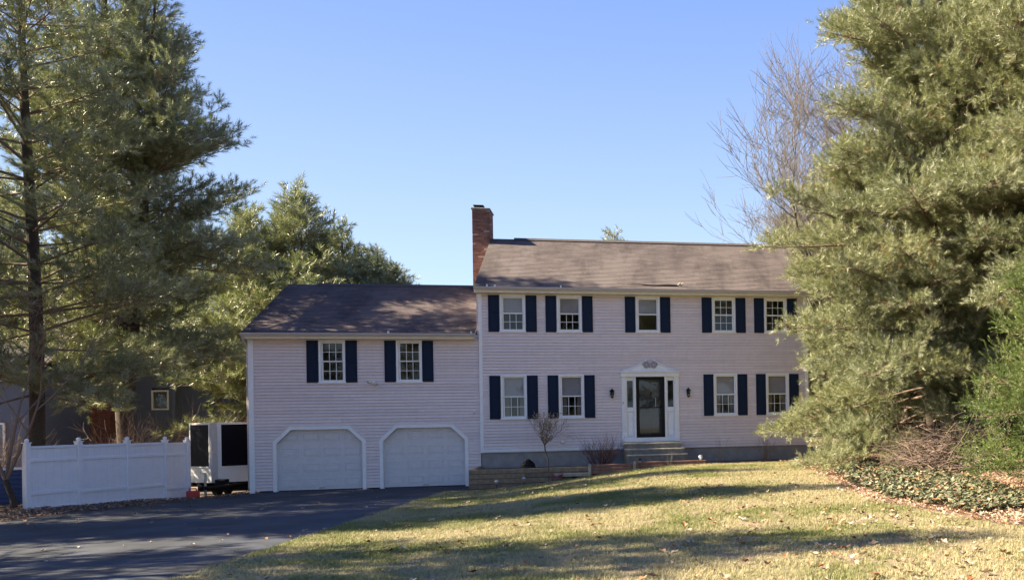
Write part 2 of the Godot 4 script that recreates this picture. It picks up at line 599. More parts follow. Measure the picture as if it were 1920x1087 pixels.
func window(house: Node3D, cx: float, y0: float, y1: float, w: float, z: float, shaded: float, curtains: bool, grid_up := true, grid_low := true) -> void:
	var x0 := cx - w / 2; var x1 := cx + w / 2
	var mb := MB.new()
	frame(mb, x0, x1, y0 + 0.03, y1, 0.062, z - 0.02, z + 0.038)
	mb.bev(Vector3(x0 - 0.025, y0 - 0.012, z - 0.02), Vector3(x1 + 0.025, y0 + 0.03, z + 0.06), 0.006)
	# jamb lining
	frame(mb, x0 + 0.05, x1 - 0.05, y0 + 0.05, y1 - 0.05, 0.02, z - 0.15, z - 0.021, 0.001)
	var win := put("window", mb.mesh(M.white), house)
	var a := x0 + 0.068; var b := x1 - 0.068
	var ym := (y0 + y1) / 2 + 0.01
	for k in 2:
		var s0 := y0 + 0.066 if k == 0 else ym - 0.016
		var s1 := ym + 0.016 if k == 0 else y1 - 0.066
		var zs := z - 0.062 if k == 0 else z - 0.03
		var sm := MB.new()
		frame(sm, a, b, s0, s1, 0.038, zs - 0.028, zs, 0.003)
		var sash := put("sash", sm.mesh(M.white), win)
		# two uprights and one bar make six lights
		var ga := a + 0.038; var gb := b - 0.038
		var g0 := s0 + 0.038; var g1 := s1 - 0.038
		var pw := (gb - ga) / 3; var ph := (g1 - g0) / 2
		var grid := grid_low if k == 0 else grid_up
		if not grid:
			var one := MB.new()
			one.quad(Vector3(ga, g0, zs - 0.013), Vector3(gb, g0, zs - 0.013), Vector3(gb, g1, zs - 0.013), Vector3(ga, g1, zs - 0.013))
			put("pane", one.mesh(M.glass), win)
			continue
		var mm := MB.new()
		for i in [1, 2]:
			mm.box(Vector3(ga + pw * i - 0.008, g0, zs - 0.021), Vector3(ga + pw * i + 0.008, g1, zs - 0.004))
		for i in 3:
			mm.box(Vector3(ga + pw * i + (0.008 if i else 0.0), g0 + ph - 0.008, zs - 0.0205), Vector3(ga + pw * (i + 1) - (0.008 if i < 2 else 0.0), g0 + ph + 0.008, zs - 0.0045))
		put("muntins", mm.mesh(M.white), win)
		for i in 3:
			for j in 2:
				var key := "pane_%.3f_%.3f" % [pw, ph]
				if not shared.has(key):
					var pm := MB.new()
					pm.quad(Vector3(0, 0, 0), Vector3(pw, 0, 0), Vector3(pw, ph, 0), Vector3(0, ph, 0))
					shared[key] = pm.mesh(M.glass)
				put("pane", shared[key], win, Vector3(ga + pw * i, g0 + ph * j, zs - 0.013))
	if shaded > 0.0:
		var sh := MB.new()
		sh.box(Vector3(a + 0.01, lerpf(y1, y0, shaded), z - 0.125), Vector3(b - 0.01, y1 - 0.05, z - 0.118))
		sh.box(Vector3(a + 0.01, lerpf(y1, y0, shaded) - 0.02, z - 0.13), Vector3(b - 0.01, lerpf(y1, y0, shaded), z - 0.112))
		put("window_shade", sh.mesh(M.shade), win)
	if curtains:
		for s in [-1, 1]:
			var cm := MB.new()
			var n := 9
			for i in n:
				var u0 := i / float(n) * 0.17; var u1 := (i + 1) / float(n) * 0.17
				var d0 := 0.02 * sin(i * 2.1); var d1 := 0.02 * sin((i + 1) * 2.1)
				var xa: float = (a + 0.01 + u0) if s < 0 else (b - 0.01 - u1)
				var xb: float = (a + 0.01 + u1) if s < 0 else (b - 0.01 - u0)
				var da := d0 if s < 0 else d1
				var db := d1 if s < 0 else d0
				cm.quad(Vector3(xa, y0 + 0.08, z - 0.19 + da), Vector3(xb, y0 + 0.08, z - 0.19 + db), Vector3(xb, y1 - 0.06, z - 0.19 + db), Vector3(xa, y1 - 0.06, z - 0.19 + da))
			put("curtain", cm.mesh(M.curtain), win)

func shutter(house: Node3D, x0: float, x1: float, y0: float, y1: float, z: float) -> void:
	var key := "shutter_%.2f" % (y1 - y0)
	var h := y1 - y0; var w := x1 - x0
	if not shared.has(key):
		var mb := MB.new()
		mb.bev(Vector3(0, 0, 0), Vector3(w, h, 0.022), 0.003)
		for r in [[0.0, 0.07], [h * 0.5 - 0.03, h * 0.5 + 0.03], [h - 0.07, h]]:
			mb.bev(Vector3(0.045, r[0], 0.0221), Vector3(w - 0.045, r[1], 0.034), 0.004)
		mb.bev(Vector3(0, 0, 0.0221), Vector3(0.045, h, 0.034), 0.004)
		mb.bev(Vector3(w - 0.045, 0, 0.0221), Vector3(w, h, 0.034), 0.004)
		shared[key] = mb.mesh(M.shutter)
		var pm := MB.new()
		pm.bev(Vector3(0.06, 0.0, 0.0221), Vector3(w - 0.06, h * 0.5 - 0.13, 0.031), 0.006)
		shared[key + "p"] = pm.mesh(M.shutter)
	var s := put("shutter", shared[key], house, Vector3(x0, y0, z + 0.02))
	s.scale.x = 1.0
	put("panel", shared[key + "p"], s, Vector3(0, 0.085, 0))
	put("panel", shared[key + "p"], s, Vector3(0, h * 0.5 + 0.045, 0))

# stepped shingle courses on one slope; a = eave-left, b = eave-right, up = along the slope to the ridge
func slope(x0: float, x1: float, ze: float, ye: float, zr: float, yr: float) -> MB:
	var mb := MB.new()
	var up := Vector3(0, yr - ye, zr - ze)
	var len_ := up.length()
	up /= len_
	var nn := Vector3(0, absf(up.z), absf(up.y) * signf(ze - zr))
	var n := int(round(len_ / 0.127))
	var e := len_ / n
	var flip := ze < zr
	for i in n:
		var p0 := Vector3(0, ye, ze) + up * (i * e) + nn * 0.013
		var p1 := Vector3(0, ye, ze) + up * ((i + 1) * e) + nn * 0.001
		var q0 := p0 - nn * 0.013
		var xa := x1 if flip else x0; var xb := x0 if flip else x1
		var X0 := Vector3(xa, 0, 0); var X1 := Vector3(xb, 0, 0)
		mb.quad(p0 + X0, p0 + X1, p1 + X1, p1 + X0, Vector2(xa, -i * e), Vector2(xb, -i * e), Vector2(xb, -(i + 1) * e), Vector2(xa, -(i + 1) * e))
		mb.quad(q0 + X0, q0 + X1, p0 + X1, p0 + X0, Vector2(xa, -i * e), Vector2(xb, -i * e), Vector2(xb, -i * e - 0.01), Vector2(xa, -i * e - 0.01))
	return mb

func gable_roof(house: Node3D, x0: float, x1: float, zf: float, ye: float, zr: float, yr: float, zb: float, mi: String) -> Node3D:
	var mb := slope(x0, x1, zf, ye, zr, yr)
	var b2 := slope(x0, x1, zb, ye, zr, yr)
	var off := mb.v.size()
	mb.v.append_array(b2.v); mb.n.append_array(b2.n); mb.u.append_array(b2.u); mb.c.append_array(b2.c)
	for i in b2.idx: mb.idx.append(i + off)
	var roof := put("roof", mb.mesh(M[mi]), house)
	# deck under the shingles, closing the roof
	var dk := MB.new()
	var t := 0.12
	dk.prism(PackedVector2Array([Vector2(-zf, ye - 0.004), Vector2(-zr, yr - 0.004), Vector2(-zb, ye - 0.004), Vector2(-zb - 0.02, ye - t), Vector2(-zr, yr - t - 0.02), Vector2(-zf + 0.02, ye - t)]), 0, 1)
	var m := dk.mesh(M.white)
	var d := put("roof_deck", m, house)
	# prism runs along z; turn it so that it runs along x, with its own x axis pointing to -z
	d.transform = Transform3D(Basis(Vector3(0, 0, -1), Vector3(0, 1, 0), Vector3(x1 - x0 - 0.02, 0, 0)), Vector3(x0 + 0.01, 0, 0))
	return roof

func eaves(house: Node3D, x0: float, x1: float, ye: float, zf: float, zw: float, y_frieze: float) -> void:
	# fascia, soffit, frieze and gutter
	var mb := MB.new()
	mb.box(Vector3(x0 + 0.02, ye - 0.19, zf - 0.035), Vector3(x1 - 0.02, ye - 0.03, zf - 0.012))
	put("fascia", mb.mesh(M.cream), house)
	mb = MB.new()
	mb.box(Vector3(x0 + 0.02, ye - 0.19, zw - 0.05), Vector3(x1 - 0.02, ye - 0.175, zf - 0.036))
	put("soffit", mb.mesh(M.cream), house)
	mb = MB.new()
	mb.bev(Vector3(x0 + 0.25, y_frieze, zw - 0.01), Vector3(x1 - 0.25, ye - 0.191, zw + 0.03), 0.004)
	put("frieze", mb.mesh(M.cream), house)
	# K-style gutter: open trough
	mb = MB.new()
	var p := [Vector2(0.0, -0.02), Vector2(0.0, -0.105), Vector2(0.075, -0.105), Vector2(0.085, -0.08), Vector2(0.112, -0.05), Vector2(0.117, -0.012), Vector2(0.105, -0.012), Vector2(0.1, -0.048), Vector2(0.074, -0.082), Vector2(0.066, -0.096), Vector2(0.012, -0.096), Vector2(0.012, -0.02)]
	var poly := PackedVector2Array()
	for q in p: poly.append(Vector2(-(zf - 0.012 + q.x), ye + q.y))
	mb.prism(poly, 0, 1)
	var g := put("gutter", mb.mesh(M.gutter), house)
	g.transform = Transform3D(Basis(Vector3(0, 0, -1), Vector3(0, 1, 0), Vector3(x1 - x0, 0, 0)), Vector3(x0, 0, 0))

func build_house() -> void:
	make_board_meshes()
	var H := thing("house", "pale mauve two-storey house with navy shutters, brick chimney and attached garage wing", "house")
	var ML := -4.53; var MR := 6.65; var GL := -11.44; var ZB := -7.56
	var GZ := -0.06
	# ---- openings
	var upper := [-3.447, -1.608, 1.02, 3.66, 5.515]
	var lower := [-3.445, -1.577, 3.683, 5.546]
	var open_main := []
	for x in upper: open_main.append([x - 0.36, x + 0.36, 5.16, 6.36, -1, 0])
	for x in lower: open_main.append([x - 0.36, x + 0.36, 2.25, 3.66, -1, 0])
	open_main.append([0.17, 1.96, 1.3, 3.7, -1, 0])
	var gw := [-9.03, -6.715]
	var gd := [-9.43, -6.29]
	var open_g := []
	for x in gw: open_g.append([x - 0.34, x + 0.34, 3.51, 4.82, -1, 0])
	for x in gd: open_g.append([x - 1.32, x + 1.32, -0.2, 2.04, 1.62, 0])
	front_wall(H, "main_wall", ML, MR, 1.115, 6.46, 0.0, open_main)
	front_wall(H, "garage_wall", GL, ML, 0.06, 4.96, GZ, open_g)
	side_wall(H, ML, -1, 4.0, 6.46, 8.9, 0, ZB)
	side_wall(H, MR, 1, 1.1, 6.46, 8.9, 0, ZB)
	side_wall(H, GL, -1, 0.06, 4.96, 7.05, GZ, ZB)
	var mb := MB.new()
	mb.box(Vector3(GL, -0.2, ZB), Vector3(ML, 4.96, ZB + 0.15))
	mb.box(Vector3(ML + 0.001, 1.0, ZB), Vector3(MR, 6.46, ZB + 0.15))
	put("back_wall", mb.mesh(M.siding0), H)
	# floors, ceilings and the wall between the wings close the rooms
	mb = MB.new()
	mb.box(Vector3(ML + 0.1, 1.12, ZB + 0.16), Vector3(MR - 0.1, 1.3, -0.17))
	mb.box(Vector3(ML + 0.1, 4.1, ZB + 0.16), Vector3(MR - 0.1, 4.3, -0.17))
	mb.box(Vector3(ML + 0.1, 6.47, ZB + 0.16), Vector3(MR - 0.1, 6.52, -0.02))
	mb.box(Vector3(GL + 0.1, 2.5, ZB + 0.16), Vector3(ML - 0.1, 2.7, -0.23))
	mb.box(Vector3(GL + 0.1, 4.97, ZB + 0.16), Vector3(ML - 0.1, 5.0, -0.08))
	mb.box(Vector3(GL + 0.1, -0.1, ZB + 0.16), Vector3(ML - 0.1, 0.02, -0.07))
	for x in [-2.5, 0.0, 2.5, 4.6]:
		mb.box(Vector3(x, 1.3, -4.0), Vector3(x + 0.1, 6.46, -0.17))
	mb.box(Vector3(ML + 0.1, 1.3, -4.1), Vector3(MR - 0.1, 6.46, -4.01))
	mb.box(Vector3(GL + 0.1, 2.7, -3.6), Vector3(ML - 0.1, 4.96, -3.5))
	put("interior_partition", mb.mesh(M.interior), H)
	mb = MB.new()
	mb.box(Vector3(ML - 0.09, -0.2, ZB + 0.2), Vector3(ML + 0.09, 6.4, -0.17))
	put("party_wall", mb.mesh(M.siding0), H)
	# ---- foundation
	mb = MB.new()
	mb.box(Vector3(ML + 0.03, -0.3, ZB + 0.02), Vector3(MR - 0.03, 1.115, -0.03))
	put("foundation", mb.mesh(M.concrete), H)
	# ---- windows with shutters
	for i in upper.size():
		window(H, upper[i], 5.125, 6.375, 0.815, 0.0, [0.47, 0.47, 0.46, 0.0, 0.0][i], false, i > 2, i != 2)
		shutter(H, upper[i] - 0.775, upper[i] - 0.425, 5.13, 6.36, 0.0)
		shutter(H, upper[i] + 0.425, upper[i] + 0.775, 5.13, 6.36, 0.0)
	for i in lower.size():
		window(H, lower[i], 2.205, 3.695, 0.832, 0.0, [0.49, 0.49, 0.46, 0.46][i], true, false, true)
		shutter(H, lower[i] - 0.775, lower[i] - 0.428, 2.215, 3.67, 0.0)
		shutter(H, lower[i] + 0.428, lower[i] + 0.775, 2.215, 3.67, 0.0)
	for x in gw:
		window(H, x, 3.465, 4.855, 0.785, GZ, 0.0, false)
		shutter(H, x - 0.745, x - 0.405, 3.485, 4.84, GZ)
		shutter(H, x + 0.405, x + 0.745, 3.485, 4.84, GZ)
	# ---- corner boards and base trim
	for c in [[ML - 0.005, ML + 0.1, 1.1, 6.4, 0.0], [MR - 0.1, MR + 0.03, 1.1, 6.4, 0.0], [GL - 0.03, GL + 0.12, 0.0, 4.9, GZ]]:
		mb = MB.new()
		mb.bev(Vector3(c[0], c[2], c[4] - 0.1), Vector3(c[1], c[3], c[4] + 0.035), 0.004)
		put("corner_board", mb.mesh(M.white), H)
	mb = MB.new()
	mb.bev(Vector3(ML + 0.101, 1.105, -0.01), Vector3(0.1, 1.21, 0.03), 0.004)
	put("base_trim", mb.mesh(M.white), H)
	# ---- garage doors
	for x in gd:
		var r := 1.26; var top := 1.985; var sh := 1.56; var ch := 0.425
		mb = MB.new()
		mb.box(Vector3(x - r - 0.12, 0.02, GZ - 0.2), Vector3(x + r + 0.12, 2.1, GZ - 0.135))
		for k in [0.515, 1.01, 1.505]:
			mb.box(Vector3(x - r - 0.11, k + 0.004, GZ - 0.1349), Vector3(x + r + 0.11, k + 0.49 if k < 1.5 else 2.09, GZ - 0.131))
		mb.box(Vector3(x - r - 0.11, 0.025, GZ - 0.1349), Vector3(x + r + 0.11, 0.511, GZ - 0.131))
		var door := put("garage_door", mb.mesh(M.door_white), H)
		mb = MB.new()
		mb.box(Vector3(x - r - 0.1, -0.02, GZ - 0.19), Vector3(x + r + 0.1, 0.05, GZ - 0.128))
		put("bottom_seal", mb.mesh(M.rubber), door)
		if not shared.has("gpanel"):
			var pm := MB.new()
			var w := 0.50; var h := 0.27
			frame(pm, 0, w, 0, h, 0.03, 0, 0.011, 0.008)
			pm.bev(Vector3(0.045, 0.045, -0.004), Vector3(w - 0.045, h - 0.045, 0.010), 0.012)
			shared["gpanel"] = pm.mesh(M.door_white)
		for j in 4:
			for i in 4:
				put("panel", shared["gpanel"], door, Vector3(x - r + 0.09 + i * 0.615, 0.13 + j * 0.495, GZ - 0.131))
		mb = MB.new()
		mb.box(Vector3(x - 0.07, 0.1, GZ - 0.13), Vector3(x + 0.07, 0.125, GZ - 0.095))
		mb.box(Vector3(x - 0.07, 0.06, GZ - 0.13), Vector3(x - 0.05, 0.1, GZ - 0.11))
		put("handle", mb.mesh(M.metal), door)
		# casing of five boards with canted shoulders
		var o := 0.105
		var outer := [Vector2(x - r - o, 0.0), Vector2(x - r - o, sh + 0.045), Vector2(x - r + ch - 0.045, top + o), Vector2(x + r - ch + 0.045, top + o), Vector2(x + r + o, sh + 0.045), Vector2(x + r + o, 0.0)]
		var inner := [Vector2(x - r, 0.0), Vector2(x - r, sh), Vector2(x - r + ch, top), Vector2(x + r - ch, top), Vector2(x + r, sh), Vector2(x + r, 0.0)]
		for k in 5:
			mb = MB.new()
			mb.prism(PackedVector2Array([inner[k], inner[k + 1], outer[k + 1], outer[k]]), GZ - 0.13, GZ + 0.036)
			put("door_casing", mb.mesh(M.white), H)
	# ---- roofs
	var r1 := gable_roof(H, ML - 0.09, MR + 0.12, 0.30, 6.60, -3.78, 9.0, ZB - 0.30, "shingle0")
	var r2 := gable_roof(H, GL - 0.10, ML - 0.095, 0.26, 5.06, -3.78, 7.18, ZB - 0.30, "shingle1")
	eaves(H, ML - 0.09, MR + 0.12, 6.60, 0.30, 0.0, 6.372)
	eaves(H, GL - 0.10, ML - 0.093, 5.06, 0.26, GZ, 4.862)
	for rr in [[r1, ML + 0.75, MR - 0.45, 9.0], [r2, GL + 0.9, ML - 0.75, 7.18]]:
		mb = MB.new()
		var sl := 0.58
		mb.prism(PackedVector2Array([Vector2(3.78 - 0.17, rr[3] - 0.17 * sl + 0.012), Vector2(3.78, rr[3] + 0.012), Vector2(3.78 + 0.17, rr[3] - 0.17 * sl + 0.012), Vector2(3.78 + 0.17, rr[3] - 0.17 * sl + 0.05), Vector2(3.78, rr[3] + 0.055), Vector2(3.78 - 0.17, rr[3] - 0.17 * sl + 0.05)]), 0, 1)
		var rv := put("ridge_vent", mb.mesh(M.ridge), rr[0])
		rv.transform = Transform3D(Basis(Vector3(0, 0, -1), Vector3(0, 1, 0), Vector3(rr[2] - rr[1], 0, 0)), Vector3(rr[1], 0, 0))
	# rake boards on the open gable ends
	for rk in [[GL - 0.095, GL - 0.06, 0.26, 5.06, 7.18], [ML - 0.085, ML - 0.05, 0.30, 6.60, 9.0], [MR + 0.08, MR + 0.115, 0.30, 6.60, 9.0]]:
		mb = MB.new()
		mb.prism(PackedVector2Array([Vector2(-rk[2], rk[3] - 0.02), Vector2(3.78, rk[4] - 0.02), Vector2(7.86, rk[3] - 0.02), Vector2(7.86, rk[3] - 0.2), Vector2(3.78, rk[4] - 0.2), Vector2(-rk[2], rk[3] - 0.2)]), 0, 1)
		var k := put("rake_board", mb.mesh(M.white), H)
		k.transform = Transform3D(Basis(Vector3(0, 0, -1), Vector3(0, 1, 0), Vector3(rk[1] - rk[0], 0, 0)), Vector3(rk[0], 0, 0))
	# small white hangers that show on the gutter edge
	for x in [-4.20, -3.95, -1.85]:
		mb = MB.new()
		mb.box(Vector3(x - 0.02, 6.585, 0.29), Vector3(x + 0.02, 6.66, 0.41))
		put("gutter_hanger", mb.mesh(M.white), H)
	for x in [-7.25, -4.72]:
		mb = MB.new()
		mb.box(Vector3(x - 0.02, 5.05, 0.25), Vector3(x + 0.02, 5.11, 0.37))
		put("gutter_hanger", mb.mesh(M.white), H)
	# downspout at the garage's left corner
	mb = MB.new()
	mb.tube(PackedVector3Array([Vector3(GL - 0.05, 4.95, 0.30), Vector3(GL - 0.05, 4.86, 0.30), Vector3(GL - 0.075, 4.66, GZ - 0.06), Vector3(GL - 0.075, 0.12, GZ - 0.06)]), PackedFloat32Array([0.035, 0.035, 0.035, 0.035]), 6)
	put("downspout", mb.mesh(M.gutter), H)
	chimney(H)
	entrance(H)

func chimney(H: Node3D) -> void:
	var x0 := -5.20; var x1 := -4.60; var zf := -3.28; var zb := -4.28
	var y0 := 6.3; var y1 := 10.0
	var mb := MB.new()
	mb.box(Vector3(x0 + 0.012, y0, zb + 0.012), Vector3(x1 - 0.012, y1 - 0.02, zf - 0.012))
	var ch := put("chimney", mb.mesh(M.mortar), H)
	var bl := 0.194; var bh := 0.0575; var step := 0.0677
	var bricks := {}
	for i in 4:
		for k in 3:
			var l: float = [bl, bl * 0.5, bl * 0.94][k]
			var bm := MB.new()
			bm.bev(Vector3(0, 0, -0.05), Vector3(l, bh, 0.0), 0.004)
			bricks[[i, k]] = bm.mesh(M["brick%d" % i])
	var rest := MB.new()
	var rows := int((y1 - y0) / step)
	for r in rows:
		var y := y0 + r * step
		# front face: three stretchers or half-offset
		var xs := [[0.0, 0], [0.2035, 0], [0.406, 0]] if r % 2 == 0 else [[0.0, 1], [0.1065, 0], [0.31, 0], [0.5135, 1]]
		for b in xs:
			var tone: int = [0, 0, 1, 1, 2, 2, 0, 1, 3][rng.randi() % 9] if y < 9.4 else [0, 1, 1, 1, 1, 2, 0, 3][rng.randi() % 8]
			var o := put("brick", bricks[[tone, b[1]]], ch, Vector3(x0 + b[0] + 0.001, y, zf + 0.003 + rng.randf() * 0.003))
		# right face: only above the main roof
		if y > 8.55:
			var zz := [0.055, 0.2585, 0.462, 0.6655, 0.8] if r % 2 == 0 else [0.052, 0.157, 0.3605, 0.564, 0.7675]
			for k in zz.size():
				var kind := 0
				if r % 2 == 1 and k == 0: kind = 1
				if r % 2 == 0 and k == 4: continue
				var tone: int = [0, 1, 1, 2, 1, 0, 3][rng.randi() % 7]
				var o := put("brick", bricks[[tone, kind]], ch)
				o.transform = Transform3D(Basis(Vector3(0, 0, -1), Vector3(0, 1, 0), Vector3(1, 0, 0)), Vector3(x1 + 0.002 + rng.randf() * 0.003, y, zf - zz[k]))
		# left and back faces, one mesh
		for k in 5:
			var z0: float = zf - 0.06 - k * 0.2
			rest.box(Vector3(x0 - 0.001, y, maxf(z0 - bl, zb)), Vector3(x0 + 0.03, y + bh, z0))
		for k in 3:
			rest.box(Vector3(x0 + 0.035 + k * 0.2, y, zb - 0.003), Vector3(minf(x0 + 0.035 + k * 0.2 + bl, x1), y + bh, zb + 0.03))
	var rs := put("rear_brickwork", rest.mesh(M.brick0), ch)
	rs.set_meta("kind", "stuff")
	mb = MB.new()
	mb.bev(Vector3(x0 - 0.035, y1 - 0.02, zb - 0.03), Vector3(x1 + 0.03, y1 + 0.035, zf + 0.03), 0.01)
	put("crown", mb.mesh(M.concrete), ch)
	mb = MB.new()
	mb.box(Vector3(x0 + 0.06, y1 + 0.036, -3.72), Vector3(x0 + 0.36, y1 + 0.13, -3.42))
	mb.box(Vector3(x0 + 0.03, y1 + 0.131, -3.75), Vector3(x0 + 0.39, y1 + 0.165, -3.39))
	put("flue_cap", mb.mesh(M.black), ch)

func entrance(H: Node3D) -> void:
	var cx := 1.065
	var mb := MB.new()
	# pilasters, sill and entablature
	mb.bev(Vector3(0.085, 1.50, -0.1), Vector3(0.245, 3.60, 0.07), 0.008)
	mb.bev(Vector3(0.07, 1.50, -0.1), Vector3(0.26, 1.66, 0.085), 0.008)
	mb.bev(Vector3(1.885, 1.50, -0.1), Vector3(2.045, 3.60, 0.07), 0.008)
	mb.bev(Vector3(1.87, 1.50, -0.1), Vector3(2.06, 1.66, 0.085), 0.008)
	for k in 3:
		mb.bev(Vector3(0.115 + k * 0.037, 1.7, 0.0705), Vector3(0.14 + k * 0.037, 3.55, 0.078), 0.004)
		mb.bev(Vector3(1.915 + k * 0.037, 1.7, 0.0705), Vector3(1.94 + k * 0.037, 3.55, 0.078), 0.004)
	mb.bev(Vector3(0.08, 1.35, -0.1), Vector3(2.05, 1.5, 0.11), 0.008)
	mb.bev(Vector3(0.06, 3.601, -0.1), Vector3(2.07, 3.74, 0.1), 0.008)
	mb.bev(Vector3(0.03, 3.741, -0.02), Vector3(2.10, 3.785, 0.15), 0.008)
	# inner jambs beside the door
	mb.bev(Vector3(0.50, 1.501, -0.1), Vector3(0.575, 3.6, 0.04), 0.004)
	mb.bev(Vector3(1.555, 1.501, -0.1), Vector3(1.63, 3.6, 0.04), 0.004)
	var sur := put("door_surround", mb.mesh(M.white), H)
	# pediment with curved flanks
	var poly := PackedVector2Array()
	poly.append(Vector2(cx - 0.92, 3.786)); poly.append(Vector2(cx + 0.92, 3.786))
	for i in 9:
		var t := i / 8.0
		poly.append(Vector2(cx + lerpf(0.9, 0.10, t), 3.80 + 0.35 * pow(t, 1.5)))
	poly.append(Vector2(cx + 0.05, 3.98)); poly.append(Vector2(cx - 0.05, 3.98))
	for i in 9:
		var t := 1.0 - i / 8.0
		poly.append(Vector2(cx - lerpf(0.9, 0.10, t), 3.80 + 0.35 * pow(t, 1.5)))
	mb = MB.new()
	mb.prism(poly, -0.02, 0.06)
	var ped := put("pediment", mb.mesh(M.white), H)
	# crown mouldings that follow the curve, carved scrolls and a small finial
	for s in [-1, 1]:
		var pts := PackedVector3Array(); var rad := PackedFloat32Array()
		for i in 9:
			var t := i / 8.0
			pts.append(Vector3(cx + s * lerpf(0.93, 0.12, t), 3.815 + 0.35 * pow(t, 1.5), 0.06)); rad.append(0.028)
		mb = MB.new()
		mb.tube(pts, rad, 8)
		put("moulding", mb.mesh(M.white), ped)
		pts = PackedVector3Array(); rad = PackedFloat32Array()
		for i in 40:
			var a := i * 0.36
			var q := 0.125 * (1.0 - i / 48.0)
			pts.append(Vector3(cx + s * 0.13 + s * cos(a) * q, 4.0 + sin(a) * q, 0.085)); rad.append(0.02)
		mb = MB.new()
		mb.tube(pts, rad, 6)
		put("scroll", mb.mesh(M.carving), ped)
	mb = MB.new()
	mb.lathe(Vector3(cx, 3.90, 0.085), [Vector2(0.0, 0.0), Vector2(0.022, 0.01), Vector2(0.012, 0.04), Vector2(0.03, 0.08), Vector2(0.028, 0.12), Vector2(0.0, 0.17)], 10)
	put("finial", mb.mesh(M.carving), ped)
	# sidelights over panels
	for s in [[0.246, 0.499], [1.631, 1.884]]:
		mb = MB.new()
		mb.box(Vector3(s[0], 1.501, -0.1), Vector3(s[1], 2.40, -0.03))
		mb.bev(Vector3(s[0], 2.401, -0.1), Vector3(s[1], 2.52, 0.02), 0.006)
		frame(mb, s[0], s[1], 2.5201, 3.6, 0.03, -0.1, -0.01)
		mb.box(Vector3(s[0] + 0.03, 3.47, -0.1), Vector3(s[1] - 0.03, 3.57, -0.02))
		mb.bev(Vector3(s[0] + 0.04, 1.56, -0.0299), Vector3(s[1] - 0.04, 2.34, -0.012), 0.01)
		var sl := put("sidelight", mb.mesh(M.white), H)
		mb = MB.new()
		mb.quad(Vector3(s[0] + 0.03, 2.55, -0.05), Vector3(s[1] - 0.03, 2.55, -0.05), Vector3(s[1] - 0.03, 3.47, -0.05), Vector3(s[0] + 0.03, 3.47, -0.05))
		put("pane", mb.mesh(M.glass), sl)
	# inner door behind the storm door
	mb = MB.new()
	mb.box(Vector3(0.576, 1.501, -0.16), Vector3(1.554, 3.6, -0.11))
	for j in 3:
		for i in 2:
			mb.bev(Vector3(0.68 + i * 0.41, 1.62 + j * 0.64, -0.1099), Vector3(1.04 + i * 0.41, 2.16 + j * 0.64, -0.1), 0.008)
	put("entry_door", mb.mesh(M.inner_door), H)
	mb = MB.new()
	frame(mb, 0.578, 1.552, 1.503, 3.598, 0.105, -0.04, 0.0, 0.006)
	mb.box(Vector3(0.683, 2.52, -0.03), Vector3(1.447, 2.56, -0.005))
	var st := put("storm_door", mb.mesh(M.storm), H)
	for r in [[1.608, 2.52], [2.56, 3.493]]:
		mb = MB.new()
		mb.quad(Vector3(0.683, r[0], -0.02), Vector3(1.447, r[0], -0.02), Vector3(1.447, r[1], -0.02), Vector3(0.683, r[1], -0.02))
		put("pane", mb.mesh(M.glass), st)
	mb = MB.new()
	mb.tube(PackedVector3Array([Vector3(1.24, 2.56, 0.012), Vector3(1.24, 2.6, 0.035), Vector3(1.24, 2.82, 0.035), Vector3(1.24, 2.86, 0.012)]), PackedFloat32Array([0.012, 0.013, 0.013, 0.012]), 6)
	put("handle", mb.mesh(M.metal), st)
	mb = MB.new()
	mb.box(Vector3(0.12, 2.66, 0.0785), Vector3(0.165, 2.75, 0.09))
	put("doorbell", mb.mesh(M.metal), H)

# ------------------------------------------------------------------ small things at the house
func lantern(x: float, label: String) -> void:
	var t := thing("wall_lantern", label, "lantern", Vector3(x, 2.87, 0.02), 0, "entry lanterns")
	var mb := MB.new()
	mb.bev(Vector3(-0.05, 0.1, 0), Vector3(0.05, 0.3, 0.02), 0.006)
	mb.tube(PackedVector3Array([Vector3(0, 0.26, 0.02), Vector3(0, 0.33, 0.06), Vector3(0, 0.335, 0.11)]), PackedFloat32Array([0.01, 0.01, 0.01]), 6)
	put("bracket", mb.mesh(M.black), t)
	mb = MB.new()
	mb.lathe(Vector3(0, 0, 0.11), [Vector2(0.0, 0.34), Vector2(0.015, 0.33), Vector2(0.03, 0.30), Vector2(0.085, 0.25), Vector2(0.085, 0.235), Vector2(0.0, 0.235)].map(func(p): return p) , 8)
	put("cap", mb.mesh(M.black), t)
	mb = MB.new()
	mb.lathe(Vector3(0, 0, 0.11), [Vector2(0.0, 0.0), Vector2(0.03, 0.01), Vector2(0.05, 0.04), Vector2(0.05, 0.055), Vector2(0.0, 0.055)], 8)
	for k in 6:
		var a := TAU * k / 6.0
		mb.tube(PackedVector3Array([Vector3(cos(a) * 0.046, 0.05, 0.11 + sin(a) * 0.046), Vector3(cos(a) * 0.07, 0.24, 0.11 + sin(a) * 0.07)]), PackedFloat32Array([0.006, 0.006]), 4)
	put("cage", mb.mesh(M.black), t)
	mb = MB.new()
	mb.lathe(Vector3(0, 0, 0.11), [Vector2(0.043, 0.055), Vector2(0.064, 0.235)], 8)
	put("glass", mb.mesh(M.glass), t)

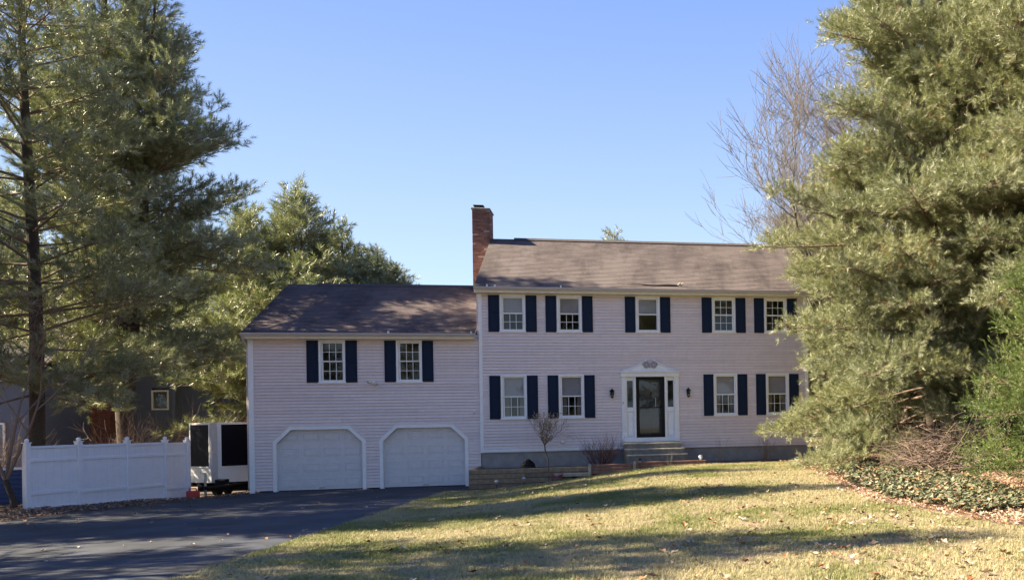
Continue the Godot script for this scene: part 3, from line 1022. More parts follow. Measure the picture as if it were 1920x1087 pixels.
func small_things() -> void:
	lantern(-0.23, "black wall lantern on the siding left of the front door")
	lantern(2.37, "black wall lantern on the siding right of the front door")
	# flood light above the garage doors
	var t := thing("flood_light", "small twin-headed flood light on the siding between the garage wing windows", "light", Vector3(-7.8, 3.47, -0.04))
	var mb := MB.new()
	mb.bev(Vector3(-0.05, -0.05, 0), Vector3(0.05, 0.05, 0.04), 0.01)
	put("mount", mb.mesh(M.white), t)
	for s in [-1, 1]:
		mb = MB.new()
		var d := Vector3(s * 0.55, 0.15 if s < 0 else -0.35, 0.7).normalized()
		var p := Vector3(s * 0.03, 0.0, 0.04)
		mb.tube(PackedVector3Array([p, p + d * 0.05, p + d * 0.06, p + d * 0.14, p + d * 0.15]), PackedFloat32Array([0.015, 0.015, 0.035, 0.05, 0.048]), 8)
		put("lamp_head", mb.mesh(M.cream), t)
	# outlet and hose tap
	t = thing("outlet_cover", "tiny white weatherproof cover low on the siding left of the front steps", "outlet", Vector3(-1.9, 1.37, 0.02))
	mb = MB.new()
	mb.bev(Vector3(-0.06, 0, 0), Vector3(0.06, 0.1, 0.05), 0.012)
	put("cover", mb.mesh(M.white), t)
	mb = MB.new()
	mb.bev(Vector3(-0.07, -0.012, -0.002), Vector3(0.07, 0.112, 0.012), 0.003)
	put("plate", mb.mesh(M.gutter), t)
	t = thing("garage_sensor", "tiny white box on the siding right of the right garage door", "sensor", Vector3(-4.72, 2.40, -0.04))
	mb = MB.new()
	mb.bev(Vector3(-0.03, 0.05, 0), Vector3(0.03, 0.13, 0.05), 0.01)
	put("housing", mb.mesh(M.white), t)
	mb = MB.new()
	mb.box(Vector3(-0.025, 0, 0), Vector3(0.025, 0.049, 0.03))
	put("bracket", mb.mesh(M.gutter), t)
	# stick lying in the roof's lower edge
	var dirx := Vector3(1, 0, 0)
	mb = MB.new()
	var pts := PackedVector3Array(); var rad := PackedFloat32Array()
	for i in 9:
		var k := i / 8.0
		pts.append(Vector3(0.33 + 1.72 * k, 6.79 - 0.035 * k + 0.012 * sin(k * 9.0), 0.06 + 0.03 * k)); rad.append(lerpf(0.008, 0.04, minf(1.0, k * 1.3)))
	mb.tube(pts, rad, 6)
	t = thing("fallen_branch", "dark tapered branch lying low on the main roof above the middle window", "branch")
	put("stem", mb.mesh(M.ridge), t)
	for k in 2:
		mb = MB.new()
		var q := Vector3(2.05 + k * 0.1, 6.755, 0.09)
		mb.tube(PackedVector3Array([q, q + Vector3(0.08, 0.07, 0.02), q + Vector3(0.12, 0.09, 0.0)]), PackedFloat32Array([0.03, 0.028, 0.01]), 6)
		put("broken_end", mb.mesh(M.pale_wood), t)
	# front steps
	t = thing("front_steps", "grey stone front steps with three treads below the front door", "steps")
	var tr := [[0.10, 2.07, 1.34, 0.85], [0.16, 2.14, 1.155, 1.16], [0.22, 2.21, 0.97, 1.47]]
	for i in 3:
		var e: Array = tr[i]
		mb = MB.new()
		mb.box(Vector3(e[0] + 0.04, 0.4, 0.04 if i == 0 else tr[i - 1][3] - 0.035), Vector3(e[1] - 0.04, e[2] - 0.0505, e[3] - 0.035))
		put("riser", mb.mesh(M.stone), t)
		mb = MB.new()
		mb.bev(Vector3(e[0], e[2] - 0.05, 0.035 if i == 0 else tr[i - 1][3] - 0.0345), Vector3(e[1], e[2], e[3]), 0.012)
		put("tread", mb.mesh(M.tread), t)
	# timber retaining wall
	t = thing("timber_retaining_wall", "weathered landscape timber retaining wall between garage door and front steps", "retaining wall")
	for c in 5:
		var y0 := 0.66 - 0.155 * (c + 1) + 0.0
		var xa := -4.62; var xb: float = [-0.93, -0.93, -1.5, -2.5, -3.3][c]
		var x := xa
		var first := 1.7 if c % 2 else 2.4
		while x < xb - 0.05:
			var x2 := minf(x + first, xb)
			first = 2.4
			mb = MB.new()
			var off := rng.randf() * 0.02
			mb.bev(Vector3(x + 0.004, y0 + 0.003, 1.74), Vector3(x2 - 0.004, y0 + 0.152, 1.88 + off), 0.016)
			put("timber", mb.mesh(M["timber%d" % (rng.randi() % 2)]), t)
			x = x2
		mb = MB.new()
		mb.bev(Vector3(-4.62, y0 + 0.003, -0.02), Vector3(-4.47, y0 + 0.152, 1.735), 0.012)
		put("timber", mb.mesh(M["timber%d" % (c % 2)]), t)
	# stepped red-brown edging towards the steps
	t = thing("timber_edging", "low stepped red-brown timber edging in front of the front steps", "edging")
	for e in [[-0.92, 0.40, 0.72, 2.0, 3], [0.44, 2.75, 0.77, 2.05, 2]]:
		for c in e[4]:
			mb = MB.new()
			mb.bev(Vector3(e[0], e[2] - 0.1 * (c + 1) + 0.002, e[3] - 0.13), Vector3(e[1] - c * 0.0, e[2] - 0.1 * c - 0.002, e[3] + 0.012 * c), 0.01)
			put("timber", mb.mesh(M.timber2), t)
	mb = MB.new()
	mb.bev(Vector3(0.41, 0.42, 1.98), Vector3(0.5, 0.79, 2.075), 0.008)
	put("stake", mb.mesh(M.pale_wood), t)
	mb = MB.new()
	mb.bev(Vector3(-0.99, 0.3, 1.97), Vector3(-0.9, 0.735, 2.065), 0.008)
	put("stake", mb.mesh(M.pale_wood), t)
	mb = MB.new()
	mb.bev(Vector3(-2.05, 0.36, 1.90), Vector3(-0.99, 0.47, 2.02), 0.01)
	put("timber", mb.mesh(M.pale_wood), t)
	# little garden lights
	var spots := [
		[Vector3(2.62, 0.0, 1.7), "white", "white garden spotlight on the ground right of the front steps", 0.26],
		[Vector3(0.62, 0.0, 2.2), "black", "black path light in front of the front steps", 0.34],
		[Vector3(-2.95, 0.0, 2.15), "grey", "small grey path light in front of the timber wall, right of its twin", 0.27],
		[Vector3(-3.75, 0.0, 2.2), "grey", "small grey path light in front of the timber wall near the driveway", 0.27]]
	for s in spots:
		var p: Vector3 = s[0]
		p.y = gh(p.x, p.z) - 0.01
		t = thing("garden_light", s[2], "garden light", p, 0.0, "garden lights at the front bed")
		var body: Material = M.white if s[1] == "white" else (M.black if s[1] == "black" else M.gutter)
		var hh: float = s[3]
		mb = MB.new()
		mb.tube(PackedVector3Array([Vector3(0, -0.06, 0), Vector3(0, hh * 0.6, 0)]), PackedFloat32Array([0.009, 0.009]), 6)
		put("stem", mb.mesh(M.black), t)
		mb = MB.new()
		if s[1] == "white":
			mb.tube(PackedVector3Array([Vector3(0.0, hh * 0.55, 0.03), Vector3(0.0, hh * 0.7, 0.0), Vector3(-0.02, hh, -0.06), Vector3(-0.02, hh + 0.01, -0.065)]), PackedFloat32Array([0.03, 0.055, 0.075, 0.06]), 10)
			put("lamp_head", mb.mesh(body), t)
		else:
			mb.lathe(Vector3(0, hh * 0.6, 0), [Vector2(0.0, 0.0), Vector2(0.035, 0.0), Vector2(0.03, hh * 0.25), Vector2(0.0, hh * 0.25)], 8)
			put("lens", mb.mesh(M.shade), t)
			mb = MB.new()
			mb.lathe(Vector3(0, hh * 0.85, 0), [Vector2(0.07, 0.0), Vector2(0.05, 0.03), Vector2(0.0, 0.06)], 8)
			put("cap", mb.mesh(body), t)
	# coiled black heap against the foundation
	t = thing("garden_hose", "small black rounded heap of coils against the grey foundation", "hose", Vector3(-2.97, 0.585, 0.55))
	for k in 6:
		mb = MB.new()
		pts = PackedVector3Array(); rad = PackedFloat32Array()
		var R: float = [0.22, 0.2, 0.185, 0.15, 0.11, 0.06][k]
		for i in 17:
			var a := TAU * i / 16.0
			pts.append(Vector3(cos(a) * R, 0.028 + k * 0.046 + 0.012 * sin(a * 2 + k), sin(a) * R)); rad.append(0.03)
		mb.tube(pts, rad, 6, false)
		put("coil", mb.mesh(M.black), t)
	# dark plants in front of the timber wall
	t = thing("red_planter", "small dark red lump of dead plants before the timber wall", "plant", Vector3(-1.95, gh(-1.95, 2.15) - 0.02, 2.15))
	mb = MB.new()
	mb.lathe(Vector3.ZERO, [Vector2(0.0, 0.0), Vector2(0.12, 0.0), Vector2(0.17, 0.05), Vector2(0.14, 0.13), Vector2(0.06, 0.17), Vector2(0.0, 0.17)], 9)
	put("crown_of_roots", mb.mesh(M.twig_red), t)
	mb = MB.new()
	for k in 40:
		var a := rng.randf() * TAU
		var d := Vector3(cos(a) * 0.7, rng.randf_range(0.4, 1.0), sin(a) * 0.7)
		mb.tube(PackedVector3Array([Vector3(cos(a) * 0.06, 0.1, sin(a) * 0.06), Vector3(cos(a) * 0.06, 0.1, sin(a) * 0.06) + d * rng.randf_range(0.12, 0.26)]), PackedFloat32Array([0.007, 0.003]), 3)
	put("stalks", mb.mesh(M.red), t)

# ------------------------------------------------------------------ fence, trailer, neighbours
func fence() -> void:
	var t := thing("vinyl_fence", "white vinyl privacy fence with ball-capped posts left of the driveway", "fence")
	var P := [Vector3(-14.96, 0, 4.33), Vector3(-14.43, 0, 3.15), Vector3(-13.96, 0, 1.76), Vector3(-13.55, 0, 0.55), Vector3(-13.33, 0, -0.30)]
	for i in P.size():
		var p: Vector3 = P[i]
		var a: Vector3 = P[mini(i, P.size() - 2)]
		var b: Vector3 = P[mini(i, P.size() - 2) + 1]
		var turn := -atan2(b.z - a.z, b.x - a.x)
		var top: float = [1.80, 1.79, 1.77, 1.74, 1.70][i]
		var g := gh(p.x, p.z) - 0.05
		var mb := MB.new()
		var w := 0.065
		mb.bev(Vector3(-w, g, -w), Vector3(w, top, w), 0.008)
		var post := put("post", mb.mesh(M.vinyl), t, Vector3(p.x, 0, p.z))
		post.rotation.y = turn
		mb = MB.new()
		mb.box(Vector3(-w - 0.012, top, -w - 0.012), Vector3(w + 0.012, top + 0.022, w + 0.012))
		mb.lathe(Vector3(0, top + 0.022, 0), [Vector2(0.05, 0.0), Vector2(0.042, 0.012), Vector2(0.056, 0.04), Vector2(0.05, 0.072), Vector2(0.028, 0.095), Vector2(0.0, 0.10)], 12)
		put("post_cap", mb.mesh(M.vinyl), post)
		if i == P.size() - 1: break
		var L := (b - a).length() - 2 * w
		var x := Transform3D(Basis(Vector3(0, 1, 0), turn), p)
		var y1 := top - 0.08; var y0 := maxf(gh(a.x, a.z), gh(b.x, b.z)) - 0.02
		var zones := [[y0, y0 + 0.06], [y0 + 0.36, y0 + 0.45], [y1 - 0.42, y1 - 0.34], [y1 - 0.07, y1]]
		for zz in zones:
			mb = MB.new()
			mb.bev(Vector3(w, zz[0], -0.026), Vector3(w + L, zz[1], 0.032), 0.006)
			var r := put("rail", mb.mesh(M.vinyl), t)
			r.transform = x
		# tongue-and-groove boards between the rails
		for k in 3:
			var lo: float = zones[k][1]; var hi: float = zones[k + 1][0]
			var nb := int(L / 0.19)
			for q in nb:
				mb = MB.new()
				mb.bev(Vector3(w + L * q / nb + 0.0004, lo + 0.0005, -0.011), Vector3(w + L * (q + 1) / nb - 0.0004, hi - 0.0005, 0.011), 0.0022)
				var o := put("board", mb.mesh(M.vinyl), t)
				o.transform = x

func trailer() -> void:
	var t := thing("cargo_trailer", "white enclosed trailer with black panels on its angled nose beside the garage", "trailer", Vector3(-12.92, 0, 0))
	var g := gh(-12.9, 0.15)
	var b := 0.30; var top := 2.26
	var W := 0.98; var nose := -1.15; var side := -1.75
	# body: V-shaped nose prism, in plan
	var plan := PackedVector2Array([Vector2(-W, -side), Vector2(-0.10, -nose), Vector2(0.10, -nose), Vector2(W, -side), Vector2(W, 5.4), Vector2(-W, 5.4)])
	var mb := MB.new()
	mb.prism(plan, b, top)
	var body := put("body", mb.mesh(M.trailer_white), t)
	body.transform = Transform3D(Basis(Vector3(1, 0, 0), Vector3(0, 0, -1), Vector3(0, 1, 0)), Vector3.ZERO)
	# panels on the two nose faces
	for s in [-1, 1]:
		var p0 := Vector3(s * 0.10, 0, nose); var p1 := Vector3(s * W, 0, side)
		if s < 0:
			var q := p0; p0 = p1; p1 = q
		var e := (p1 - p0).normalized()
		var nn := e.cross(Vector3.UP)
		if nn.z < 0: nn = -nn
		var L := (p1 - p0).length()
		var x := Transform3D(Basis(e, Vector3.UP, nn), p0)
		mb = MB.new()
		mb.bev(Vector3(0.10, 0.83, 0.001), Vector3(L - 0.06, top - 0.07, 0.02), 0.004)
		var o := put("dark_panel", mb.mesh(M.trailer_black), t)
		o.transform = x
		mb = MB.new()
		frame(mb, 0.055, L - 0.015, 0.785, top - 0.025, 0.045, 0.001, 0.03)
		o = put("panel_trim", mb.mesh(M.trailer_white), t)
		o.transform = x
	mb = MB.new()
	mb.bev(Vector3(-0.10, b, nose), Vector3(0.10, top, nose + 0.03), 0.02)
	put("nose_strip", mb.mesh(M.gutter), t)
	for yy in [0.55, 1.2, 1.9]:
		mb = MB.new()
		mb.bev(Vector3(-0.035, yy, nose + 0.0305), Vector3(0.035, yy + 0.09, nose + 0.045), 0.004)
		put("hinge", mb.mesh(M.metal), t)
	for xx in [-0.75, 0.75]:
		mb = MB.new()
		mb.bev(Vector3(xx - 0.05, top - 0.005, side + 0.10), Vector3(xx + 0.05, top + 0.035, side + 0.16), 0.006)
		put("marker_light", mb.mesh(M.red), t)
	# chassis, wheels, tongue and jack
	mb = MB.new()
	mb.box(Vector3(-W + 0.05, b - 0.12, -5.3), Vector3(-W + 0.13, b - 0.002, -1.8))
	mb.box(Vector3(W - 0.13, b - 0.12, -5.3), Vector3(W - 0.05, b - 0.002, -1.8))
	for s in [-1, 1]:
		mb.tube(PackedVector3Array([Vector3(s * 0.8, b - 0.07, -1.9), Vector3(0.3 + s * 0.04, b - 0.07, 0.3)]), PackedFloat32Array([0.045, 0.045]), 6)
	mb.box(Vector3(0.24, b - 0.12, 0.2), Vector3(0.36, b - 0.01, 0.45))
	put("tongue", mb.mesh(M.black), t)
	mb = MB.new()
	mb.tube(PackedVector3Array([Vector3(0.28, g, 0.15), Vector3(0.28, b + 0.4, 0.15)]), PackedFloat32Array([0.035, 0.035]), 8)
	mb.tube(PackedVector3Array([Vector3(0.28, b + 0.37, 0.15), Vector3(0.17, b + 0.38, 0.17), Vector3(0.16, b + 0.45, 0.17)]), PackedFloat32Array([0.012, 0.012, 0.014]), 6)
	mb.lathe(Vector3(0.28, g, 0.15), [Vector2(0.09, 0.0), Vector2(0.09, 0.02), Vector2(0.03, 0.03)], 8)
	put("jack", mb.mesh(M.metal), t)
	mb = MB.new()
	mb.bev(Vector3(0.12, b - 0.1, -1.15), Vector3(0.42, b + 0.12, -0.85), 0.02)
	put("battery_box", mb.mesh(M.black), t)
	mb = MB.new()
	mb.box(Vector3(-W + 0.14, b - 0.34, -5.2), Vector3(W - 0.14, b - 0.003, -1.95))  # black box added to stand for the shadow below the trailer
	put("added_shade_box", mb.mesh(M.black), t)
	for s in [-1, 1]:
		for zz in [-3.2, -4.0]:
			mb = MB.new()
			mb.lathe(Vector3.ZERO, [Vector2(0.0, -0.1), Vector2(0.26, -0.1), Vector2(0.31, -0.06), Vector2(0.31, 0.06), Vector2(0.26, 0.1), Vector2(0.0, 0.1)], 20)
			var o := put("wheel", mb.mesh(M.rubber), t, Vector3(s * (W - 0.22), gh(-12.9, zz) + 0.31, zz))
			o.rotation.z = PI / 2
	# red fuel can on the ground by the jack
	var cz := 0.62
	t = thing("fuel_can", "red plastic fuel can on the ground by the trailer jack", "fuel can", Vector3(-12.78, gh(-12.78, cz) - 0.005, cz), 0.4)
	mb = MB.new()
	mb.bev(Vector3(-0.17, 0, -0.11), Vector3(0.17, 0.27, 0.11), 0.03)
	put("body", mb.mesh(M.red), t)
	mb = MB.new()
	mb.tube(PackedVector3Array([Vector3(-0.1, 0.265, 0), Vector3(-0.09, 0.34, 0), Vector3(0.07, 0.34, 0), Vector3(0.09, 0.265, 0)]), PackedFloat32Array([0.018, 0.018, 0.018, 0.018]), 6)
	put("handle", mb.mesh(M.red), t)
	mb = MB.new()
	mb.tube(PackedVector3Array([Vector3(0.13, 0.26, 0), Vector3(0.17, 0.33, 0), Vector3(0.26, 0.40, 0)]), PackedFloat32Array([0.028, 0.022, 0.012]), 7)
	put("spout", mb.mesh(M.black), t)

func neighbours() -> void:
	var t := thing("neighbour_house", "dark grey neighbouring house with a brick chimney seen through the pines", "house")
	var z := -14.0
	var mb := MB.new()
	var y := 0.0
	while y < 4.9:
		for s in [[-25.6, -23.66], [-22.1, -20.72], [-20.06, -19.84]]:
			mb.quad(Vector3(s[0], y, z + 0.02), Vector3(s[1], y, z + 0.02), Vector3(s[1], y + 0.125, z + 0.002), Vector3(s[0], y + 0.125, z + 0.002))
		if y + 0.125 < 2.9 or y > 3.75:
			mb.quad(Vector3(-20.72, y, z + 0.02), Vector3(-20.06, y, z + 0.02), Vector3(-20.06, y + 0.125, z + 0.002), Vector3(-20.72, y + 0.125, z + 0.002))
		y += 0.125
	mb.box(Vector3(-25.6, -0.2, z - 7), Vector3(-19.84, 5.0, z - 0.3))
	mb.box(Vector3(-25.6, -0.2, z - 0.3), Vector3(-20.75, 5.0, z - 0.001))
	mb.box(Vector3(-20.04, -0.2, z - 0.3), Vector3(-19.85, 5.0, z - 0.001))
	put("wall", mb.mesh(M.grey_siding), t)
	mb = MB.new()
	mb.bev(Vector3(-23.62, -0.1, z), Vector3(-22.1, 6.2, z + 0.6), 0.01)
	mb.box(Vector3(-23.3, 6.2, z), Vector3(-22.4, 8.4, z + 0.6))
	put("chimney", mb.mesh(M.far_brick), t)
	mb = MB.new()
	frame(mb, -20.74, -20.04, 2.88, 3.78, 0.07, z - 0.02, z + 0.05)
	var w := put("window", mb.mesh(M.cream), t)
	mb = MB.new()
	mb.quad(Vector3(-20.67, 2.95, z - 0.01), Vector3(-20.11, 2.95, z - 0.01), Vector3(-20.11, 3.71, z - 0.01), Vector3(-20.67, 3.71, z - 0.01))
	put("pane", mb.mesh(M.glass), w)
	mb = MB.new()
	mb.bev(Vector3(-19.9, -0.1, z - 0.05), Vector3(-19.78, 4.95, z + 0.05), 0.004)
	put("corner_board", mb.mesh(M.grey_siding), t)
	mb = MB.new()
	mb.quad(Vector3(-26.0, 4.9, z + 0.4), Vector3(-19.5, 4.9, z + 0.4), Vector3(-19.5, 7.4, z - 3.5), Vector3(-26.0, 7.4, z - 3.5))
	mb.quad(Vector3(-19.5, 4.9, z - 7.4), Vector3(-26.0, 4.9, z - 7.4), Vector3(-26.0, 7.4, z - 3.5), Vector3(-19.5, 7.4, z - 3.5))
	mb.quad(Vector3(-26.0, 4.85, z - 7.4), Vector3(-19.5, 4.85, z - 7.4), Vector3(-19.5, 4.85, z + 0.4), Vector3(-26.0, 4.85, z + 0.4))
	put("roof", mb.mesh(M.ridge), t)
	# blue wing further left with a white corner
	t = thing("blue_neighbour_wing", "blue-grey sided building with a white corner board behind the leaning tree", "house")
	mb = MB.new()
	y = 0.0
	while y < 4.4:
		mb.quad(Vector3(-31, y, -9.98), Vector3(-22.9, y, -9.98), Vector3(-22.9, y + 0.125, -9.998), Vector3(-31, y + 0.125, -9.998))
		y += 0.125
	mb.box(Vector3(-31, -0.2, -13.6), Vector3(-22.9, 4.4, -10.0))
	put("wall", mb.mesh(M.blue_grey), t)
	mb = MB.new()
	mb.bev(Vector3(-23.05, -0.1, -10.05), Vector3(-22.75, 4.4, -9.94), 0.005)
	put("corner_board", mb.mesh(M.white), t)
	mb = MB.new()
	mb.quad(Vector3(-31.3, 4.35, -9.6), Vector3(-22.6, 4.35, -9.6), Vector3(-22.6, 6.0, -11.8), Vector3(-31.3, 6.0, -11.8))
	mb.quad(Vector3(-22.6, 4.35, -14.0), Vector3(-31.3, 4.35, -14.0), Vector3(-31.3, 6.0, -11.8), Vector3(-22.6, 6.0, -11.8))
	mb.quad(Vector3(-31.3, 4.34, -14.0), Vector3(-22.6, 4.34, -14.0), Vector3(-22.6, 4.34, -9.6), Vector3(-31.3, 4.34, -9.6))
	put("roof", mb.mesh(M.ridge), t)
	mb = MB.new()
	frame(mb, -24.7, -24.0, 0.9, 2.4, 0.08, -9.99, -9.93)
	w = put("window", mb.mesh(M.white), t)
	mb = MB.new()
	mb.quad(Vector3(-24.62, 0.98, -9.96), Vector3(-24.08, 0.98, -9.96), Vector3(-24.08, 2.32, -9.96), Vector3(-24.62, 2.32, -9.96))
	put("pane", mb.mesh(M.glass), w)
	# low blue ribbed box with a pale rim
	t = thing("storage_box", "dark blue ribbed storage box with a pale rim at the left edge", "box", Vector3(-16.75, gh(-16.75, 2.6), 2.6), 0.35)
	mb = MB.new()
	mb.bev(Vector3(-0.9, 0.0, -0.5), Vector3(0.9, 0.95, 0.0), 0.01)
	for k in 7:
		mb.bev(Vector3(-0.9, 0.06 + k * 0.125, 0.0005), Vector3(0.9, 0.14 + k * 0.125, 0.025), 0.01)
	put("body", mb.mesh(M.blue), t)
	mb = MB.new()
	mb.bev(Vector3(-0.94, 0.951, -0.54), Vector3(0.94, 1.01, 0.045), 0.01)
	put("rim", mb.mesh(M.vinyl), t)

# ------------------------------------------------------------------ vegetation
func tuft(needles: int, length: float, width: float, stem: float, spread: float, seed_: int) -> ArrayMesh:
	var r := RandomNumberGenerator.new()
	r.seed = seed_
	var v := PackedVector3Array()
	for i in needles:
		var k := float(i) / needles
		var base := Vector3(0, stem * k, 0)
		var a := r.randf() * TAU
		var tilt := lerpf(spread, spread * 0.35, k) * r.randf_range(0.75, 1.2)
		var d := Vector3(cos(a) * sin(tilt), cos(tilt), sin(a) * sin(tilt))
		d.y -= 0.10
		var side := d.cross(Vector3(r.randf() - 0.5, r.randf() - 0.5, r.randf() - 0.5)).normalized() * width * 0.5
		var tip := base + d * length * r.randf_range(0.75, 1.1)
		v.append(base - side); v.append(tip); v.append(base + side)
	var arr := []
	arr.resize(Mesh.ARRAY_MAX)
	arr[Mesh.ARRAY_VERTEX] = v
	var m := ArrayMesh.new()
	m.add_surface_from_arrays(Mesh.PRIMITIVE_TRIANGLES, arr)
	m.surface_set_material(0, M.needle)
	return m

func add_tuft(buf: PackedFloat32Array, p: Vector3, d: Vector3, s: float, c: Color) -> void:
	var a := rng.randf() * TAU
	var x := d.cross(Vector3(cos(a), sin(a) * 0.7, sin(a))).normalized()
	var z := x.cross(d)
	lay(buf, Basis(x * s, d * s, z * s), p, c)

# o: H height, hb crown base, R spread, r0 trunk radius, dens, step, c0, c1, stems, droop
func pine(o: Dictionary, parent: Node3D) -> void:
	var trunk := MB.new()
	var limbs := MB.new()
	var buf := PackedFloat32Array()
	var H: float = o.H
	var stems: Array = o.get("stems", [[Vector3.ZERO, Vector3(0.3, 0, 0.2), 0.0, H, 1.0]])
	for si in stems.size():
		# each stem: foot offset, lean of the top, height where it starts, top, share of radius
		var st: Array = stems[si]
		var pts := PackedVector3Array(); var rad := PackedFloat32Array()
		var n := 14
		var h0: float = st[2]; var h1: float = st[3]
		for i in n + 1:
			var k := i / float(n)
			var p: Vector3 = st[0] + Vector3(st[1].x * pow(k, 1.1), 0, st[1].z * pow(k, 1.1))
			p.y = lerpf(h0, h1, k)
			p.x += 0.09 * sin(k * 7.0 + si * 2.0 + H); p.z += 0.09 * cos(k * 6.0 + si + H)
			if i == 0 and h0 > 0.0: p = Vector3(st[0].x * 0.3, h0, st[0].z * 0.3)
			var rr: float = o.r0 * st[4] * pow(1.0 - k * 0.93, 0.8)
			if h0 <= 0.0 and i == 0: rr *= 1.45
			pts.append(p); rad.append(rr)
		if h0 <= 0.0: pts[0].y = -0.25
		trunk.tube(pts, rad, 10)
		var hb: float = maxf(o.hb, h0 + 0.5)
		var h := hb
		var az := rng.randf() * TAU
		while h < h1 - 0.25:
			var t := (h - hb) / (h1 - hb)
			var prof := lerpf(o.get("low", 0.8), 1.0, t / 0.3) if t < 0.3 else pow(maxf(0.0, 1.0 - (t - 0.3) / 0.7), o.get("taper", 0.8))
			prof = maxf(prof, 0.1)
			var nb := 4 + rng.randi() % 3
			az += 0.9
			var k := clampf((h - h0) / (h1 - h0), 0, 1) * n
			var i0 := mini(int(k), n - 1)
			var root := pts[i0].lerp(pts[i0 + 1], k - i0)
			for bi in nb:
				if rng.randf() < o.get("gap", 0.08): continue
				var a := az + TAU * bi / nb + rng.randf_range(-0.35, 0.35)
				var L: float = o.R * prof * rng.randf_range(0.62, 1.12)
				if stems.size() > 1:
					var outw := Vector2(st[1].x, st[1].z)
					if outw.length() > 0.2: L *= 0.75 + 0.35 * maxf(0.0, Vector2(cos(a), sin(a)).dot(outw.normalized()))
				if o.has("shape"): L *= o.shape.call(a, h)
				L = maxf(L, 0.35)
				var el: float = lerpf(o.get("el0", -0.05), o.get("el1", 0.85), pow(t, 1.3)) + rng.randf_range(-0.34, 0.38)
				pine_branch(limbs, buf, root, a, L, el, o, t)
			h += rng.randf_range(0.6, 1.4) * o.get("whorl", 0.55)
	put("trunk", trunk.mesh(M[o.get("bark", "bark")]), parent)
	put("limbs", limbs.mesh(M.twig), parent)
	copies("crown", o.tuft, buf, parent).set_meta("kind", "stuff")

func pine_branch(limbs: MB, buf: PackedFloat32Array, root: Vector3, a: float, L: float, el: float, o: Dictionary, t: float) -> void:
	var f := Vector3(cos(a), 0, sin(a))
	var side := Vector3(-sin(a), 0, cos(a))
	var pts := PackedVector3Array(); var rad := PackedFloat32Array()
	var nseg := 6
	var bend := rng.randf_range(-0.12, 0.12)
	var droop: float = o.get("droop", 0.0) * (1.0 - t)
	for i in nseg + 1:
		var k := i / float(nseg)
		var p := root + f * (L * k * cos(el)) + side * (bend * L * k * k)
		p.y += L * (sin(el) * k - droop * k * k + 0.10 * k * k * k)
		pts.append(p)
		rad.append(lerpf(0.011 * L + 0.006, 0.006, k))
	limbs.tube(pts, rad, 5, false)
	var tone := rng.randf()
	var c0: Color = o.c0; var c1: Color = o.c1
	var bare: float = o.get("bare", 0.22) * rng.randf_range(0.7, 1.3)
	var d := L * bare
	var flip := 1.0
	var tstep: float = o.get("step", 0.11)
	while d < L:
		var k := d / L * nseg
		var i0 := mini(int(k), nseg - 1)
		var p := pts[i0].lerp(pts[i0 + 1], k - i0)
		var fw := (pts[i0 + 1] - pts[i0]).normalized()
		var l2: float = clampf((0.42 * (L - d) + 0.32) * rng.randf_range(0.6, 1.2), 0.22, o.get("lmax", 1.35))
		var ang := rng.randf_range(0.65, 1.1)
		var d2 := (fw * cos(ang) + side * (flip * sin(ang)) + Vector3(0, rng.randf_range(-0.28, 0.62), 0)).normalized()
		flip = -flip
		var mid := p + d2 * l2 * 0.55
		var tip := p + d2 * l2 + Vector3(0, 0.09 * l2, 0)
		limbs.tube(PackedVector3Array([p, mid, tip]), PackedFloat32Array([0.007 + 0.004 * l2, 0.006, 0.003]), 3, false)
		var s := 0.06
		while s < l2 + 0.05:
			var q := p.lerp(tip, s / l2) if s < l2 else tip
			var rnd := Vector3(rng.randf_range(-1, 1), rng.randf_range(-0.7, 1.0), rng.randf_range(-1, 1))
			var td := (d2 * 0.75 + rnd * 0.75 + Vector3(0, 0.22, 0)).normalized()
			var off := rng.randf_range(0.0, 0.27)
			var cc := c0.lerp(c1, clampf(tone * 0.6 + rng.randf() * 0.5, 0, 1))
			var pale: float = o.get("pale", 0.0)
			if rng.randf() < pale: cc = cc.lerp(Color(0.40, 0.41, 0.29), 0.6)
			if rng.randf() < o.get("brown", 0.01): cc = Color(0.20, 0.11, 0.05)
			add_tuft(buf, q + td * off, td, rng.randf_range(0.8, 1.25) * o.get("size", 1.0), cc)
			s += tstep * rng.randf_range(0.7, 1.3)
		d += o.get("sec", 0.26) * rng.randf_range(0.7, 1.3)

func make_pine(label: String, at: Vector3, o: Dictionary, called := "pine_tree", cat := "tree", group := "") -> Node3D:
	var t := thing(called, label, cat, at, o.get("turn", 0.0), group)
	rng.seed = o.seed
	pine(o, t)
	return t

func copy_tree(src: Node3D, label: String, at: Vector3, turn: float, s: float) -> Node3D:
	var c := src.duplicate() as Node3D
	c.name = numbered(String(src.name).rstrip("0123456789").trim_suffix("_"))
	add_child(c)
	c.position = at; c.rotation.y = turn; c.scale = Vector3(s, s, s)
	c.set_meta("label", label)
	return c

